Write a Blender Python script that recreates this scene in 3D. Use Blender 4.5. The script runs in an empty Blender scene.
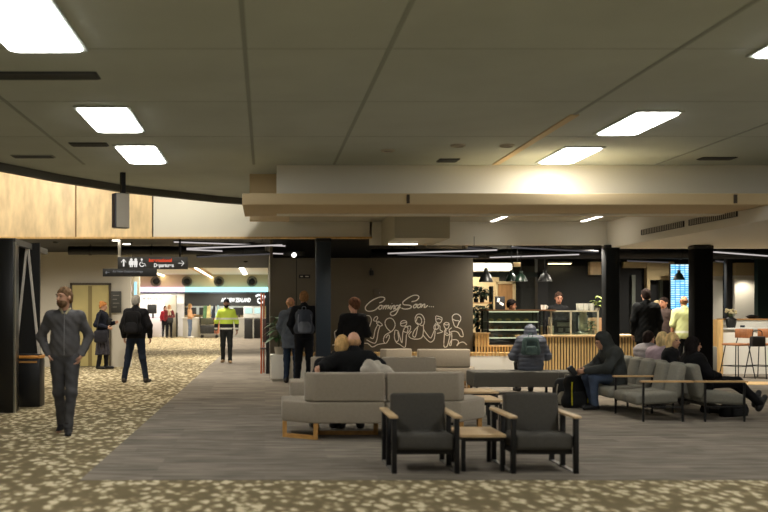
import bpy, bmesh, math, random
import numpy as np
from mathutils import Vector, Matrix, Euler
random.seed(7)
S = bpy.context.scene
COL = S.collection
PI = math.pi
# ------------------------------------------------------------------ survey: camera at (0,0,1.5) looks along +Y
F = 1000.0; VU, VV = 265.0, 309.0
def PX(u, d): return (u-VU)/F*d
def PZ(v, d): return 1.5+(VV-v)/F*d
def FD(v): return 1500.0/(v-VV)
# ------------------------------------------------------------------ materials
def lin(c):
    out = []
    for x in c:
        x = x/255.0
        out.append(x/12.92 if x <= .04045 else ((x+.055)/1.055)**2.4)
    return out+[1.0]
MC = {}
def mat(name, rgb, rough=.7, metal=0., var=.0, vscale=8., bump=0., bscale=60., emit=0., trans=0., spec=None, stretch=None, sheen=0., alpha=1.):
    if name in MC: return MC[name]
    m = bpy.data.materials.new(name); m.use_nodes = True
    nt = m.node_tree; b = nt.nodes['Principled BSDF']
    b.inputs['Base Color'].default_value = lin(rgb)
    b.inputs['Roughness'].default_value = rough
    b.inputs['Metallic'].default_value = metal
    if spec is not None: b.inputs['Specular IOR Level'].default_value = spec
    if sheen: b.inputs['Sheen Weight'].default_value = sheen
    if trans: b.inputs['Transmission Weight'].default_value = trans
    if alpha < 1: b.inputs['Alpha'].default_value = alpha
    if emit:
        b.inputs['Emission Color'].default_value = lin(rgb); b.inputs['Emission Strength'].default_value = emit
    tc = nt.nodes.new('ShaderNodeTexCoord')
    src = tc.outputs['Object']
    if stretch:
        mp = nt.nodes.new('ShaderNodeMapping'); mp.inputs['Scale'].default_value = stretch
        nt.links.new(src, mp.inputs['Vector']); src = mp.outputs['Vector']
    if var:
        n = nt.nodes.new('ShaderNodeTexNoise'); n.inputs['Scale'].default_value = vscale; n.inputs['Detail'].default_value = 4
        r = nt.nodes.new('ShaderNodeValToRGB')
        lo = [max(0, x*(1-var)) for x in lin(rgb)[:3]]+[1]; hi = [min(1, x*(1+var)) for x in lin(rgb)[:3]]+[1]
        r.color_ramp.elements[0].color = lo; r.color_ramp.elements[1].color = hi
        r.color_ramp.elements[0].position = .3; r.color_ramp.elements[1].position = .7
        nt.links.new(src, n.inputs['Vector']); nt.links.new(n.outputs['Fac'], r.inputs['Fac'])
        nt.links.new(r.outputs['Color'], b.inputs['Base Color'])
    if bump:
        n2 = nt.nodes.new('ShaderNodeTexNoise'); n2.inputs['Scale'].default_value = bscale; n2.inputs['Detail'].default_value = 3
        bp = nt.nodes.new('ShaderNodeBump'); bp.inputs['Strength'].default_value = bump; bp.inputs['Distance'].default_value = .02
        nt.links.new(src, n2.inputs['Vector']); nt.links.new(n2.outputs['Fac'], bp.inputs['Height'])
        nt.links.new(bp.outputs['Normal'], b.inputs['Normal'])
    MC[name] = m
    return m
def cloth(name, rgb, var=.22): return mat(name, rgb, .9, var=var, vscale=6, bump=.5, bscale=14, spec=.2)
def emission(name, rgb, k):
    if name in MC: return MC[name]
    m = bpy.data.materials.new(name); m.use_nodes = True; nt = m.node_tree
    nt.nodes.clear(); e = nt.nodes.new('ShaderNodeEmission'); o = nt.nodes.new('ShaderNodeOutputMaterial')
    e.inputs['Color'].default_value = lin(rgb); e.inputs['Strength'].default_value = k
    nt.links.new(e.outputs[0], o.inputs[0]); MC[name] = m
    return m
def glass(name, tint=(235, 245, 242)):
    if name in MC: return MC[name]
    m = bpy.data.materials.new(name); m.use_nodes = True; nt = m.node_tree; nt.nodes.clear()
    o = nt.nodes.new('ShaderNodeOutputMaterial'); mx = nt.nodes.new('ShaderNodeMixShader'); mx.inputs[0].default_value = .1
    t = nt.nodes.new('ShaderNodeBsdfTransparent'); t.inputs[0].default_value = lin(tint)
    g = nt.nodes.new('ShaderNodeBsdfGlossy'); g.inputs['Roughness'].default_value = .05
    nt.links.new(t.outputs[0], mx.inputs[1]); nt.links.new(g.outputs[0], mx.inputs[2]); nt.links.new(mx.outputs[0], o.inputs[0])
    MC[name] = m
    return m
def carpet_pattern():
    m = bpy.data.materials.new('leaf_pattern_carpet'); m.use_nodes = True; nt = m.node_tree; b = nt.nodes['Principled BSDF']
    b.inputs['Roughness'].default_value = .95; b.inputs['Specular IOR Level'].default_value = .15
    L = nt.links.new
    tc = nt.nodes.new('ShaderNodeTexCoord'); mp = nt.nodes.new('ShaderNodeMapping'); mp.inputs['Scale'].default_value = (1.4, .8, 1); mp.inputs['Rotation'].default_value = (0, 0, .6)
    wn = nt.nodes.new('ShaderNodeTexNoise'); wn.inputs['Scale'].default_value = 9; wn.inputs['Detail'].default_value = 2
    ad = nt.nodes.new('ShaderNodeVectorMath'); ad.operation = 'MULTIPLY_ADD'; ad.inputs[1].default_value = (.14, .14, 0)
    L(tc.outputs['Object'], mp.inputs[0]); L(mp.outputs[0], wn.inputs['Vector']); L(wn.outputs['Color'], ad.inputs[0]); L(mp.outputs[0], ad.inputs[2])
    vo = nt.nodes.new('ShaderNodeTexVoronoi'); vo.inputs['Scale'].default_value = 8.2; L(ad.outputs[0], vo.inputs['Vector'])
    r = nt.nodes.new('ShaderNodeValToRGB'); e = r.color_ramp.elements
    e[0].position = .0; e[0].color = lin((218, 207, 178)); e[1].position = 1; e[1].color = lin((108, 97, 71))
    for p, c in ((.31, (206, 194, 162)), (.40, (154, 141, 110)), (.52, (138, 125, 95)), (.58, (116, 104, 77))):
        q = e.new(p); q.color = lin(c)
    n2 = nt.nodes.new('ShaderNodeTexNoise'); n2.inputs['Scale'].default_value = 2.2; n2.inputs['Detail'].default_value = 3; L(tc.outputs['Object'], n2.inputs['Vector'])
    ma = nt.nodes.new('ShaderNodeMath'); ma.operation = 'MULTIPLY_ADD'; ma.inputs[1].default_value = .3; L(n2.outputs['Fac'], ma.inputs[0])
    sb = nt.nodes.new('ShaderNodeMath'); sb.operation = 'SUBTRACT'; sb.inputs[1].default_value = .15; L(vo.outputs['Distance'], sb.inputs[0]); L(sb.outputs[0], ma.inputs[2])
    L(ma.outputs[0], r.inputs[0]); L(r.outputs[0], b.inputs['Base Color'])
    return m
def carpet_plank():
    m = bpy.data.materials.new('grey_plank_carpet'); m.use_nodes = True; nt = m.node_tree; b = nt.nodes['Principled BSDF']
    b.inputs['Roughness'].default_value = .95; b.inputs['Specular IOR Level'].default_value = .15
    tc = nt.nodes.new('ShaderNodeTexCoord')
    br = nt.nodes.new('ShaderNodeTexBrick'); br.inputs['Scale'].default_value = 1; br.inputs['Brick Width'].default_value = 1.0; br.inputs['Row Height'].default_value = .25
    br.inputs['Mortar Size'].default_value = 0; br.inputs['Color1'].default_value = lin((116, 109, 99)); br.inputs['Color2'].default_value = lin((134, 126, 114)); br.offset = .37
    n = nt.nodes.new('ShaderNodeTexNoise'); n.inputs['Scale'].default_value = 1.0; n.inputs['Detail'].default_value = 4
    mp = nt.nodes.new('ShaderNodeMapping'); mp.inputs['Scale'].default_value = (2.2, 9, 1)
    r = nt.nodes.new('ShaderNodeValToRGB'); r.color_ramp.elements[0].color = (.74, .74, .74, 1); r.color_ramp.elements[1].color = (1.2, 1.2, 1.2, 1)
    r.color_ramp.elements[0].position = .35; r.color_ramp.elements[1].position = .65
    mx = nt.nodes.new('ShaderNodeMix'); mx.data_type = 'RGBA'; mx.blend_type = 'MULTIPLY'; mx.inputs[0].default_value = 1
    nt.links.new(tc.outputs['Object'], br.inputs['Vector']); nt.links.new(tc.outputs['Object'], mp.inputs[0]); nt.links.new(mp.outputs[0], n.inputs['Vector']); nt.links.new(n.outputs['Fac'], r.inputs[0])
    nt.links.new(br.outputs['Color'], mx.inputs[6]); nt.links.new(r.outputs[0], mx.inputs[7]); nt.links.new(mx.outputs[2], b.inputs['Base Color'])
    return m
def wood(name, rgb, scale=(1, 1, 1), var=.22):
    return mat(name, rgb, .5, var=var, vscale=3, stretch=scale)
# ------------------------------------------------------------------ mesh builder
class MB:
    def __init__(s): s.bm = bmesh.new()
    def _in(s, t, M=None):
        if M is not None: bmesh.ops.transform(t, matrix=M, verts=t.verts)
        me = bpy.data.meshes.new('tmp'); t.to_mesh(me); t.free(); s.bm.from_mesh(me); bpy.data.meshes.remove(me)
        return s
    def box(s, c, size, bev=0., rot=(0, 0, 0), seg=2):
        t = bmesh.new(); bmesh.ops.create_cube(t, size=1)
        bmesh.ops.scale(t, vec=size, verts=t.verts)
        if bev: bmesh.ops.bevel(t, geom=t.edges[:], offset=min(bev, min(size)*.49), segments=seg, affect='EDGES', profile=.5)
        return s._in(t, Matrix.Translation(c) @ Euler(rot).to_matrix().to_4x4())
    def span(s, lo, hi, bev=0., seg=2):
        return s.box([(a+b)/2 for a, b in zip(lo, hi)], [abs(b-a) for a, b in zip(lo, hi)], bev, seg=seg)
    def cyl(s, p0, p1, r0, r1=None, n=12):
        p0, p1 = Vector(p0), Vector(p1); d = p1-p0
        t = bmesh.new(); bmesh.ops.create_cone(t, cap_ends=True, segments=n, radius1=r0, radius2=r0 if r1 is None else r1, depth=d.length)
        return s._in(t, Matrix.Translation((p0+p1)/2) @ d.to_track_quat('Z', 'Y').to_matrix().to_4x4())
    def bar(s, p0, p1, w, h):
        p0, p1 = Vector(p0), Vector(p1); d = p1-p0
        t = bmesh.new(); bmesh.ops.create_cube(t, size=1); bmesh.ops.scale(t, vec=(w, h, d.length), verts=t.verts)
        return s._in(t, Matrix.Translation((p0+p1)/2) @ d.to_track_quat('Z', 'Y').to_matrix().to_4x4())
    def ball(s, c, r, n=12):
        t = bmesh.new(); bmesh.ops.create_uvsphere(t, u_segments=n, v_segments=max(6, n*2//3), radius=1)
        if not hasattr(r, '__len__'): r = (r, r, r)
        bmesh.ops.scale(t, vec=r, verts=t.verts)
        return s._in(t, Matrix.Translation(c))
    def lathe(s, prof, c=(0, 0, 0), n=20):
        bm = s.bm; rings = []
        for r, z in prof:
            rings.append([bm.verts.new((c[0]+r*math.cos(2*PI*k/n), c[1]+r*math.sin(2*PI*k/n), c[2]+z)) for k in range(n)])
        for a, b in zip(rings, rings[1:]):
            for k in range(n): bm.faces.new((a[k], a[(k+1) % n], b[(k+1) % n], b[k]))
        if prof[0][0] > 1e-4: bm.faces.new(rings[0][::-1])
        if prof[-1][0] > 1e-4: bm.faces.new(rings[-1])
        return s
    def prism(s, poly, z0, z1, bev=0.):
        t = bmesh.new(); a = [t.verts.new((x, y, z0)) for x, y in poly]; b = [t.verts.new((x, y, z1)) for x, y in poly]
        n = len(poly)
        t.faces.new(a[::-1]); t.faces.new(b)
        for k in range(n): t.faces.new((a[k], a[(k+1) % n], b[(k+1) % n], b[k]))
        bmesh.ops.recalc_face_normals(t, faces=t.faces)
        if bev: bmesh.ops.bevel(t, geom=t.edges[:], offset=bev, segments=3, affect='EDGES', profile=.5)
        return s._in(t)
    def tube(s, pts, r, n=7, flat=None):
        pts = [Vector(p) for p in pts]; bm = s.bm; rings = []
        for i, p in enumerate(pts):
            d = (pts[min(i+1, len(pts)-1)]-pts[max(i-1, 0)])
            if d.length < 1e-7: d = Vector((0, 0, 1))
            q = d.to_track_quat('Z', 'Y')
            rr = r(i/(len(pts)-1)) if callable(r) else r
            ring = []
            for k in range(n):
                v = p+q @ Vector((rr*math.cos(2*PI*k/n), rr*math.sin(2*PI*k/n), 0))
                if flat is not None: v.y = flat[0]+(v.y-flat[0])*flat[1]
                ring.append(bm.verts.new(v))
            rings.append(ring)
        for a, b in zip(rings, rings[1:]):
            for k in range(n): bm.faces.new((a[k], a[(k+1) % n], b[(k+1) % n], b[k]))
        bm.faces.new(rings[0][::-1]); bm.faces.new(rings[-1])
        return s
    def leaf(s, base, d, L, W, droop=.3):
        base = Vector(base); d = Vector(d).normalized(); side = d.cross(Vector((0, 0, 1)))
        side = side.normalized() if side.length > 1e-3 else Vector((1, 0, 0))
        prev = None
        for k in range(6):
            t = k/5; p = base+d*L*t-Vector((0, 0, 1))*droop*L*t*t; w = W*math.sin(PI*min(.97, max(.06, t*.93+.05)))*.5
            cur = (s.bm.verts.new(p-side*w), s.bm.verts.new(p+Vector((0, 0, -.15*w))), s.bm.verts.new(p+side*w))
            if prev:
                s.bm.faces.new((prev[0], prev[1], cur[1], cur[0])); s.bm.faces.new((prev[1], prev[2], cur[2], cur[1]))
            prev = cur
        return s
    def build(s, name, m, parent=None, loc=None, rotz=None):
        bm = s.bm
        bmesh.ops.recalc_face_normals(bm, faces=bm.faces)
        for f in bm.faces: f.smooth = True
        for e in bm.edges:
            if len(e.link_faces) == 2 and e.calc_face_angle(0) > .7: e.smooth = False
        me = bpy.data.meshes.new(name); bm.to_mesh(me); bm.free()
        return link(name, me, m, parent, loc, rotz)
def link(name, me, m, parent=None, loc=None, rotz=None):
    o = bpy.data.objects.new(name, me); COL.objects.link(o)
    if m is not None: me.materials.clear(); me.materials.append(m)
    if parent is not None: o.parent = parent
    if loc is not None: o.location = loc
    if rotz is not None: o.rotation_euler = (0, 0, rotz)
    return o
def tag(o, label, cat, group=None, kind=None):
    o['label'] = label; o['category'] = cat
    if group: o['group'] = group
    if kind: o['kind'] = kind
    return o
def thing(name, label, cat, loc=(0, 0, 0), rotz=0, group=None):
    o = bpy.data.objects.new(name, None); COL.objects.link(o); o.empty_display_size = .1
    o.location = loc; o.rotation_euler = (0, 0, rotz)
    return tag(o, label, cat, group)
def struct(name, mb, m, label=None):
    o = mb.build(name, m); o['kind'] = 'structure'
    if label: o['label'] = label
    return o
def dup(root, loc, rotz=None, label=None, group=None):
    r = root.copy(); COL.objects.link(r); r.location = loc
    if rotz is not None: r.rotation_euler = (0, 0, rotz)
    if label: r['label'] = label
    if group: r['group'] = group
    for ch in list(root.children):
        c = ch.copy(); COL.objects.link(c); c.parent = r
        for g in list(ch.children):
            e = g.copy(); COL.objects.link(e); e.parent = c
    return r
def text_mesh(body, size, depth=.002, bold=.0, align='LEFT'):
    cu = bpy.data.curves.new('txt', 'FONT'); cu.body = body; cu.size = size; cu.extrude = depth; cu.offset = bold; cu.align_x = align; cu.align_y = 'CENTER'
    o = bpy.data.objects.new('txt', cu); COL.objects.link(o)
    dg = bpy.context.evaluated_depsgraph_get(); me = bpy.data.meshes.new_from_object(o.evaluated_get(dg))
    bpy.data.objects.remove(o); bpy.data.curves.remove(cu)
    me.transform(Matrix.Rotation(PI/2, 4, 'X'))
    return me
def text(name, body, size, m, parent, loc, rotz=0, bold=0., align='LEFT', sx=1., shear=0.):
    me = text_mesh(body, size, bold=bold, align=align)
    if shear:
        M = Matrix.Identity(4); M[0][2] = shear; me.transform(M)
    if sx != 1: me.transform(Matrix.Diagonal((sx, 1, 1, 1)))
    return link(name, me, m, parent, loc, rotz)
def spline(pts, sub=5):
    pts = [Vector(p) for p in pts]; out = []
    for i in range(len(pts)-1):
        p0 = pts[max(i-1, 0)]; p1 = pts[i]; p2 = pts[i+1]; p3 = pts[min(i+2, len(pts)-1)]
        for k in range(sub):
            t = k/sub
            out.append(.5*((2*p1)+(p2-p0)*t+(2*p0-5*p1+4*p2-p3)*t*t+(3*p1-p0-3*p2+p3)*t**3))
    out.append(pts[-1]); return out
# ------------------------------------------------------------------ smooth solid fields (bodies, clothes, hair)
class Field:
    def __init__(s, lo, hi, h):
        s.lo = np.array(lo, np.float32); s.h = h
        s.n = np.maximum(4, np.ceil((np.array(hi)-s.lo)/h).astype(int)+1)
        s.v = np.full(tuple(s.n), .3, np.float32)
        s.ax = [s.lo[i]+h*np.arange(s.n[i], dtype=np.float32) for i in range(3)]
    def sub(s, lo, hi):
        sl = []
        for i in range(3):
            a = int(max(0, math.floor((lo[i]-s.lo[i])/s.h))); b = int(min(s.n[i], math.ceil((hi[i]-s.lo[i])/s.h)+1))
            if b <= a: return None
            sl.append(slice(a, b))
        return tuple(sl)
    def pts(s, sl):
        return np.stack(np.meshgrid(s.ax[0][sl[0]], s.ax[1][sl[1]], s.ax[2][sl[2]], indexing='ij'), -1)
    def seg(s, p0, p1, r0, r1=None, k=.03, scale=(1, 1, 1), R=None, cut=False):
        r1 = r0 if r1 is None else r1
        p0 = np.array(p0, np.float32); p1 = np.array(p1, np.float32); sc = np.array(scale, np.float32)
        mr = max(r0, r1)*float(sc.max())+.05+k
        sl = s.sub(np.minimum(p0, p1)-mr, np.maximum(p0, p1)+mr)
        if sl is None: return s
        P = s.pts(sl)-p0; b = p1-p0
        if R is not None: P = P @ R; b = b @ R
        P = P/sc; b = b/sc; bb = float(b @ b)
        if bb < 1e-9: d = np.linalg.norm(P, axis=-1)-r0
        else:
            t = np.clip((P @ b)/bb, 0, 1); d = np.linalg.norm(P-t[..., None]*b, axis=-1)-(r0+(r1-r0)*t)
        d = (d*float(sc.min())).astype(np.float32); a = s.v[sl]
        if cut: d = -d; h = np.clip(.5-.5*(a-d)/k, 0, 1); s.v[sl] = a*(1-h)+d*h+k*h*(1-h)
        else:
            h = np.clip(.5+.5*(d-a)/k, 0, 1); s.v[sl] = d*(1-h)+a*h-k*h*(1-h)
        return s
    def ell(s, c, r, k=.02, R=None, cut=False):
        m = max(r); return s.seg(c, c, m, k=k, scale=[x/m for x in r], R=R, cut=cut)
    def full(s): return s.pts((slice(0, s.n[0]), slice(0, s.n[1]), slice(0, s.n[2])))
    def clip(s, d): s.v = np.maximum(s.v, d.astype(np.float32)); return s
    def zclip(s, lo=None, hi=None):
        z = s.ax[2][None, None, :]
        if lo is not None: s.v = np.maximum(s.v, lo-z)
        if hi is not None: s.v = np.maximum(s.v, z-hi)
        return s
    def mesh(s, name):
        v = s.v.copy(); v[0] = v[-1] = .3; v[:, 0] = v[:, -1] = .3; v[:, :, 0] = v[:, :, -1] = .3
        neg = v < 0; c = tuple(n-1 for n in v.shape)
        acc = np.zeros(c+(3,), np.float32); cnt = np.zeros(c, np.float32)
        offs = [(i, j, k) for i in (0, 1) for j in (0, 1) for k in (0, 1)]
        V = lambda o: v[o[0]:o[0]+c[0], o[1]:o[1]+c[1], o[2]:o[2]+c[2]]
        for a in range(3):
            for o in offs:
                if o[a]: continue
                p = list(o); p[a] = 1
                A, B = V(o), V(p); x = (A < 0) != (B < 0)
                den = np.where(x, A-B, 1); t = np.where(x, A/den, 0)
                for i in range(3): acc[..., i] += np.where(x, (t if i == a else o[i]), 0)
                cnt += x
        act = cnt > 0; idx = np.full(c, -1, np.int64); idx[act] = np.arange(act.sum())
        ijk = np.argwhere(act)
        co = (ijk+acc[act]/cnt[act][:, None])*s.h+s.lo
        quads = []
        for a in range(3):
            sl0 = [slice(1, -1)]*3; sl0[a] = slice(0, -1); sl1 = [slice(1, -1)]*3; sl1[a] = slice(1, None)
            n0, n1 = neg[tuple(sl0)], neg[tuple(sl1)]
            e = np.argwhere(n0 != n1); st = n0[n0 != n1]
            base = e+1; base[:, a] -= 1
            b, d = (a+1) % 3, (a+2) % 3
            def at(db, dd):
                q = base.copy(); q[:, b] += db; q[:, d] += dd
                return idx[q[:, 0], q[:, 1], q[:, 2]]
            q = np.stack([at(-1, -1), at(0, -1), at(0, 0), at(-1, 0)], 1)
            q[~st] = q[~st][:, ::-1]
            quads.append(q)
        q = np.concatenate(quads)
        me = bpy.data.meshes.new(name); me.vertices.add(len(co)); me.vertices.foreach_set('co', co.astype(np.float32).ravel())
        me.loops.add(len(q)*4); me.loops.foreach_set('vertex_index', q.ravel().astype(np.int32))
        me.polygons.add(len(q)); me.polygons.foreach_set('loop_start', np.arange(0, len(q)*4, 4, dtype=np.int32))
        me.polygons.foreach_set('use_smooth', np.ones(len(q), bool))
        me.update(calc_edges=True); me.validate()
        return me
# ------------------------------------------------------------------ people
def rotm(yaw, pitch=0., roll=0.):
    return np.array(Euler((pitch, roll, yaw)).to_matrix(), np.float32)
def stand():
    J = dict(pelvis=(0, .01, .95), waist=(0, 0, 1.09), chest=(0, .01, 1.29), neck=(0, .015, 1.48), head=(0, -.015, 1.645))
    for s, n in ((1, 'L'), (-1, 'R')):
        J['sh'+n] = (s*.185, .015, 1.43); J['el'+n] = (s*.235, .04, 1.16); J['wr'+n] = (s*.235, -.03, .91)
        J['hip'+n] = (s*.09, .01, .92); J['kn'+n] = (s*.1, -.01, .50); J['an'+n] = (s*.105, .03, .09)
    return J
def sit(z, kx=.12):
    J = dict(pelvis=(0, 0, z+.10), waist=(0, .02, z+.24), chest=(0, .03, z+.43), neck=(0, 0, z+.61), head=(0, -.04, z+.77))
    for s, n in ((1, 'L'), (-1, 'R')):
        J['sh'+n] = (s*.185, .02, z+.56); J['el'+n] = (s*.24, -.03, z+.29); J['wr'+n] = (s*.15, -.25, z+.2)
        J['hip'+n] = (s*.09, -.02, z+.1); J['kn'+n] = (s*kx, -.46, z+.1); J['an'+n] = (s*kx, -.44, .09)
    return J
def A(*x): return np.array(x, np.float32)
def unit(v): return v/max(1e-6, float(np.linalg.norm(v)))
EYE = mat('eye_dark', (30, 24, 20), .3); LIP = mat('lip', (150, 90, 78), .5)
def person(label, loc, yaw=0., H=1.75, J=None, skin=(196, 150, 122), top=(60, 60, 62), legs=(40, 42, 48), shoes=(25, 24, 24), hair='short', hair_rgb=(80, 60, 45),
           h=.013, head_yaw=0., head_pitch=0., head_roll=0., bulk=0., hem=.9, face=False, beard=False, hood=False, puffy=False, skirt=None, cuff=True, feet=True, group=None,
           top_name='jacket', legs_name='trousers', sleeve=True, collar=None, hands=True, curl=.9, low=None, topmat=None, legmat=None, scarf=None, hide_legs=False, zipper=None, shirt=None):
    J = {k: A(*v) for k, v in (J or stand()).items()}
    root = thing('person', label, 'person', loc, yaw, group)
    s = H/1.75; root.scale = (s, s, s)
    RH = rotm(head_yaw, head_pitch, head_roll); hc = J['head']
    HP = lambda x, y, z: hc+RH @ A(x, y, z)
    allp = np.stack(list(J.values())); lo = allp.min(0)-.3; hi = allp.max(0)+.3; lo[2] = max(lo[2], -.04)
    lo[2] = min(lo[2], -.04)
    f = Field(lo, hi, h)
    # head
    f.ell(HP(0, .012, .025), (.076, .094, .095), .02, RH); f.ell(HP(0, -.03, -.05), (.057, .062, .068), .03, RH)
    f.seg(HP(0, -.088, .012), HP(0, -.112, -.022), .010, .016, .012); f.ell(HP(0, -.075, .03), (.055, .02, .012), .015, RH)
    for e in (1, -1):
        f.ell(HP(e*.078, .012, -.005), (.012, .02, .032), .008, RH)
        f.ell(HP(e*.03, -.098, .010), (.016, .010, .009), .01, RH, cut=True)
    f.ell(HP(0, -.088, -.055), (.024, .012, .009), .01, RH)
    f.seg(J['neck']-A(0, 0, .05), HP(0, .015, -.05), .056, .052, .02)
    f.seg(J['shL']*.8+J['chest']*.2, J['shR']*.8+J['chest']*.2, .05, k=.05)
    f.seg(J['chest'], J['waist'], .135, .12, .05, scale=(1, .62, 1)); f.seg(J['waist'], J['pelvis'], .12, .135, .05, scale=(1, .68, 1))
    for n, sd in (('L', 1), ('R', -1)):
        f.seg(J['sh'+n], J['el'+n], .046, .038, .02); f.seg(J['el'+n], J['wr'+n], .038, .026, .02)
        f.seg(J['hip'+n], J['kn'+n], .078, .052, .03); f.seg(J['kn'+n], J['an'+n], .05, .036, .02)
        fd = unit(J.get('toe'+n, J['an'+n]+A(sd*.03, -.18, 0))-J['an'+n])
        if feet: f.seg(J['an'+n]+A(0, 0, -.04), J['an'+n]+fd*.14+A(0, 0, -.05), .032, .024, .03)
        if hands:
            d = unit(J.get('hd'+n, J['wr'+n]+(J['wr'+n]-J['el'+n]))-J['wr'+n])
            pn = A(-sd, 0, 0) if abs(d[0]) < .8 else A(0, 0, -1)
            pn = unit(pn-d*float(pn @ d)); side = unit(np.cross(d, pn))
            if side[1] > 0 or (abs(side[1]) < .1 and side[2] < 0): side = -side
            w = J['wr'+n]; R = np.stack([d, side, pn], 1)
            f.seg(w, w+d*.085, .032, .038, .012, scale=(1, 1, .45), R=R)
            for q in range(4):
                b = w+d*(.085-.004*abs(q-1))+side*(.03-.02*q); L = (.04, .045, .042, .033)[q]
                m1 = b+unit(d+pn*.35*curl)*L; m2 = m1+unit(d+pn*1.3*curl)*L*.9
                f.seg(b, m1, .0105, .0098, .004); f.seg(m1, m2, .0098, .0085, .004)
            t0 = w+d*.025+side*.03; t1 = t0+unit(d*.7+side*.6+pn*.25)*.045
            f.seg(t0, t1, .014, .011, .006); f.seg(t1, t1+unit(d+pn*.4)*.03, .011, .009, .004)
    link('body', f.mesh('body'), mat('skin_%d_%d_%d' % skin, skin, .55, var=.08, vscale=20), root)
    # top
    tp = [J[k] for k in ('pelvis', 'waist', 'chest', 'neck', 'shL', 'shR', 'elL', 'elR', 'wrL', 'wrR')]
    tp = np.stack(tp); f = Field(tp.min(0)-.32-bulk, tp.max(0)+.3, h)
    b = bulk
    nb = J['neck']-A(0, -.005, .075)
    for n in 'LR': f.seg(nb, J['sh'+n]*.9+nb*.1-A(0, 0, .012), .066+b*.6, .056+b*.6, .03)
    f.seg(J['shL']*.72+J['chest']*.28, J['shR']*.72+J['chest']*.28, .085+b*.7, k=.05)
    f.seg(J['chest'], J['waist'], .16+b, .15+b, .06, scale=(1, .68, 1)); f.seg(J['waist'], J['pelvis'], .15+b, .165+b, .06, scale=(1, .72, 1))
    if low is not None: f.seg(J['pelvis'], A(*low), .165+b, .17+b, .05, scale=(1, .75, 1))
    elif hem is not None and hem < J['pelvis'][2]-.1 and J['knL'][2] < J['pelvis'][2]-.25:
        f.seg(J['pelvis'], A(J['pelvis'][0], J['pelvis'][1], hem-.1), .165+b, .175+b, .05, scale=(1, .75, 1))
    for n in 'LR':
        w = J['wr'+n] if sleeve is True else J['el'+n]*.5+J['sh'+n]*.5
        f.seg(J['sh'+n]*.95+nb*.05-A(0, 0, .012), J['el'+n], .060+b*.5, .054+b*.5, .03)
        if sleeve is True: f.seg(J['el'+n], J['wr'+n]-unit(J['wr'+n]-J['el'+n])*.012, .054+b*.5, .039+b*.35, .025)
    if collar != 0: f.seg(J['neck']-A(0, -.01, .03), J['neck']+A(0, .012, .015 if collar is None else collar), .078+b*.3, .07+b*.3, .02)
    if hood:
        f.ell(HP(0, .035, .02), (.118, .125, .145), .03, RH); f.seg(HP(0, .05, -.08), J['neck']+A(0, .03, -.02), .11, .11, .04)
        f.ell(HP(0, -.12, -.02), (.082, .12, .112), .015, RH, cut=True)
    if hem is not None: f.zclip(lo=hem)
    if puffy:
        P = f.full(); f.v = f.v+.008*np.abs(np.sin(P[..., 2]*PI/.085)).astype(np.float32)*-1+.004
    else:
        P = f.full(); f.v = f.v+(.004*np.sin(P[..., 2]*41+P[..., 0]*23+loc[0]*9)*np.sin(P[..., 0]*37-P[..., 1]*29+P[..., 2]*13)).astype(np.float32)
    tm = topmat or cloth('cloth_%d_%d_%d' % top, top)
    tob = link(top_name, f.mesh(top_name), tm, root)
    if zipper:
        vs = np.empty(len(tob.data.vertices)*3, np.float32); tob.data.vertices.foreach_get('co', vs); vs = vs.reshape(-1, 3); vs = vs[np.abs(vs[:, 0]) < .02]; ps = []
        for z in np.arange(zipper[0], zipper[1], .03):
            q = vs[np.abs(vs[:, 2]-z) < .02]
            if len(q): ps.append((0, float(q[:, 1].min())-.001, float(z)))
        mb = MB(); mb.tube(ps, .006); mb.build('zip', mat('zip_grey', (128, 128, 130), .4, metal=.5), root)
    if shirt:
        mb = MB(); nk = J['neck']
        for e in (1, -1): mb.tube(spline([nk+A(e*.062, .0, .03), nk+A(e*.05, -.06, .02), nk+A(e*.012, -.095, -.035)]), .014)
        mb.build('shirt_collar', cloth('cloth_%d_%d_%d' % shirt, shirt), root)
    # lower body
    lp = np.stack([J[k] for k in ('pelvis', 'hipL', 'hipR', 'knL', 'knR', 'anL', 'anR')]); f = Field(lp.min(0)-.25, lp.max(0)+.25, h)
    lm = legmat or cloth('cloth_%d_%d_%d' % legs, legs)
    if not hide_legs:
        f.seg(J['pelvis']+A(0, 0, .08), J['pelvis'], .15, .158, .03, scale=(1, .72, 1))
        for n in 'LR':
            f.seg(J['hip'+n], J['kn'+n], .096, .072, .03); f.seg(J['kn'+n], J['an'+n]+A(0, 0, .0), .068, .056, .03)
        P = f.full(); f.v = f.v+(.005*np.sin(P[..., 2]*33+P[..., 0]*11)*np.sin(P[..., 0]*31+P[..., 2]*17+1)).astype(np.float32)
        link(legs_name, f.mesh(legs_name), lm, root)
        if skirt:
            c0 = J['pelvis']; c1 = A(J['pelvis'][0], J['pelvis'][1], skirt[0]); f = Field(np.minimum(c0, c1)-.4, np.maximum(c0, c1)+.3, h)
            f.seg(c0+A(0, 0, .1), c1-A(0, 0, .1), .155, .24, .03, scale=(1, .8, 1)); f.zclip(lo=skirt[0])
            P = f.full(); a = np.arctan2(P[..., 1], P[..., 0]); f.v = f.v+(.012*np.sin(a*11)).astype(np.float32)
            link('skirt', f.mesh('skirt'), skirt[1], root)
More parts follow.
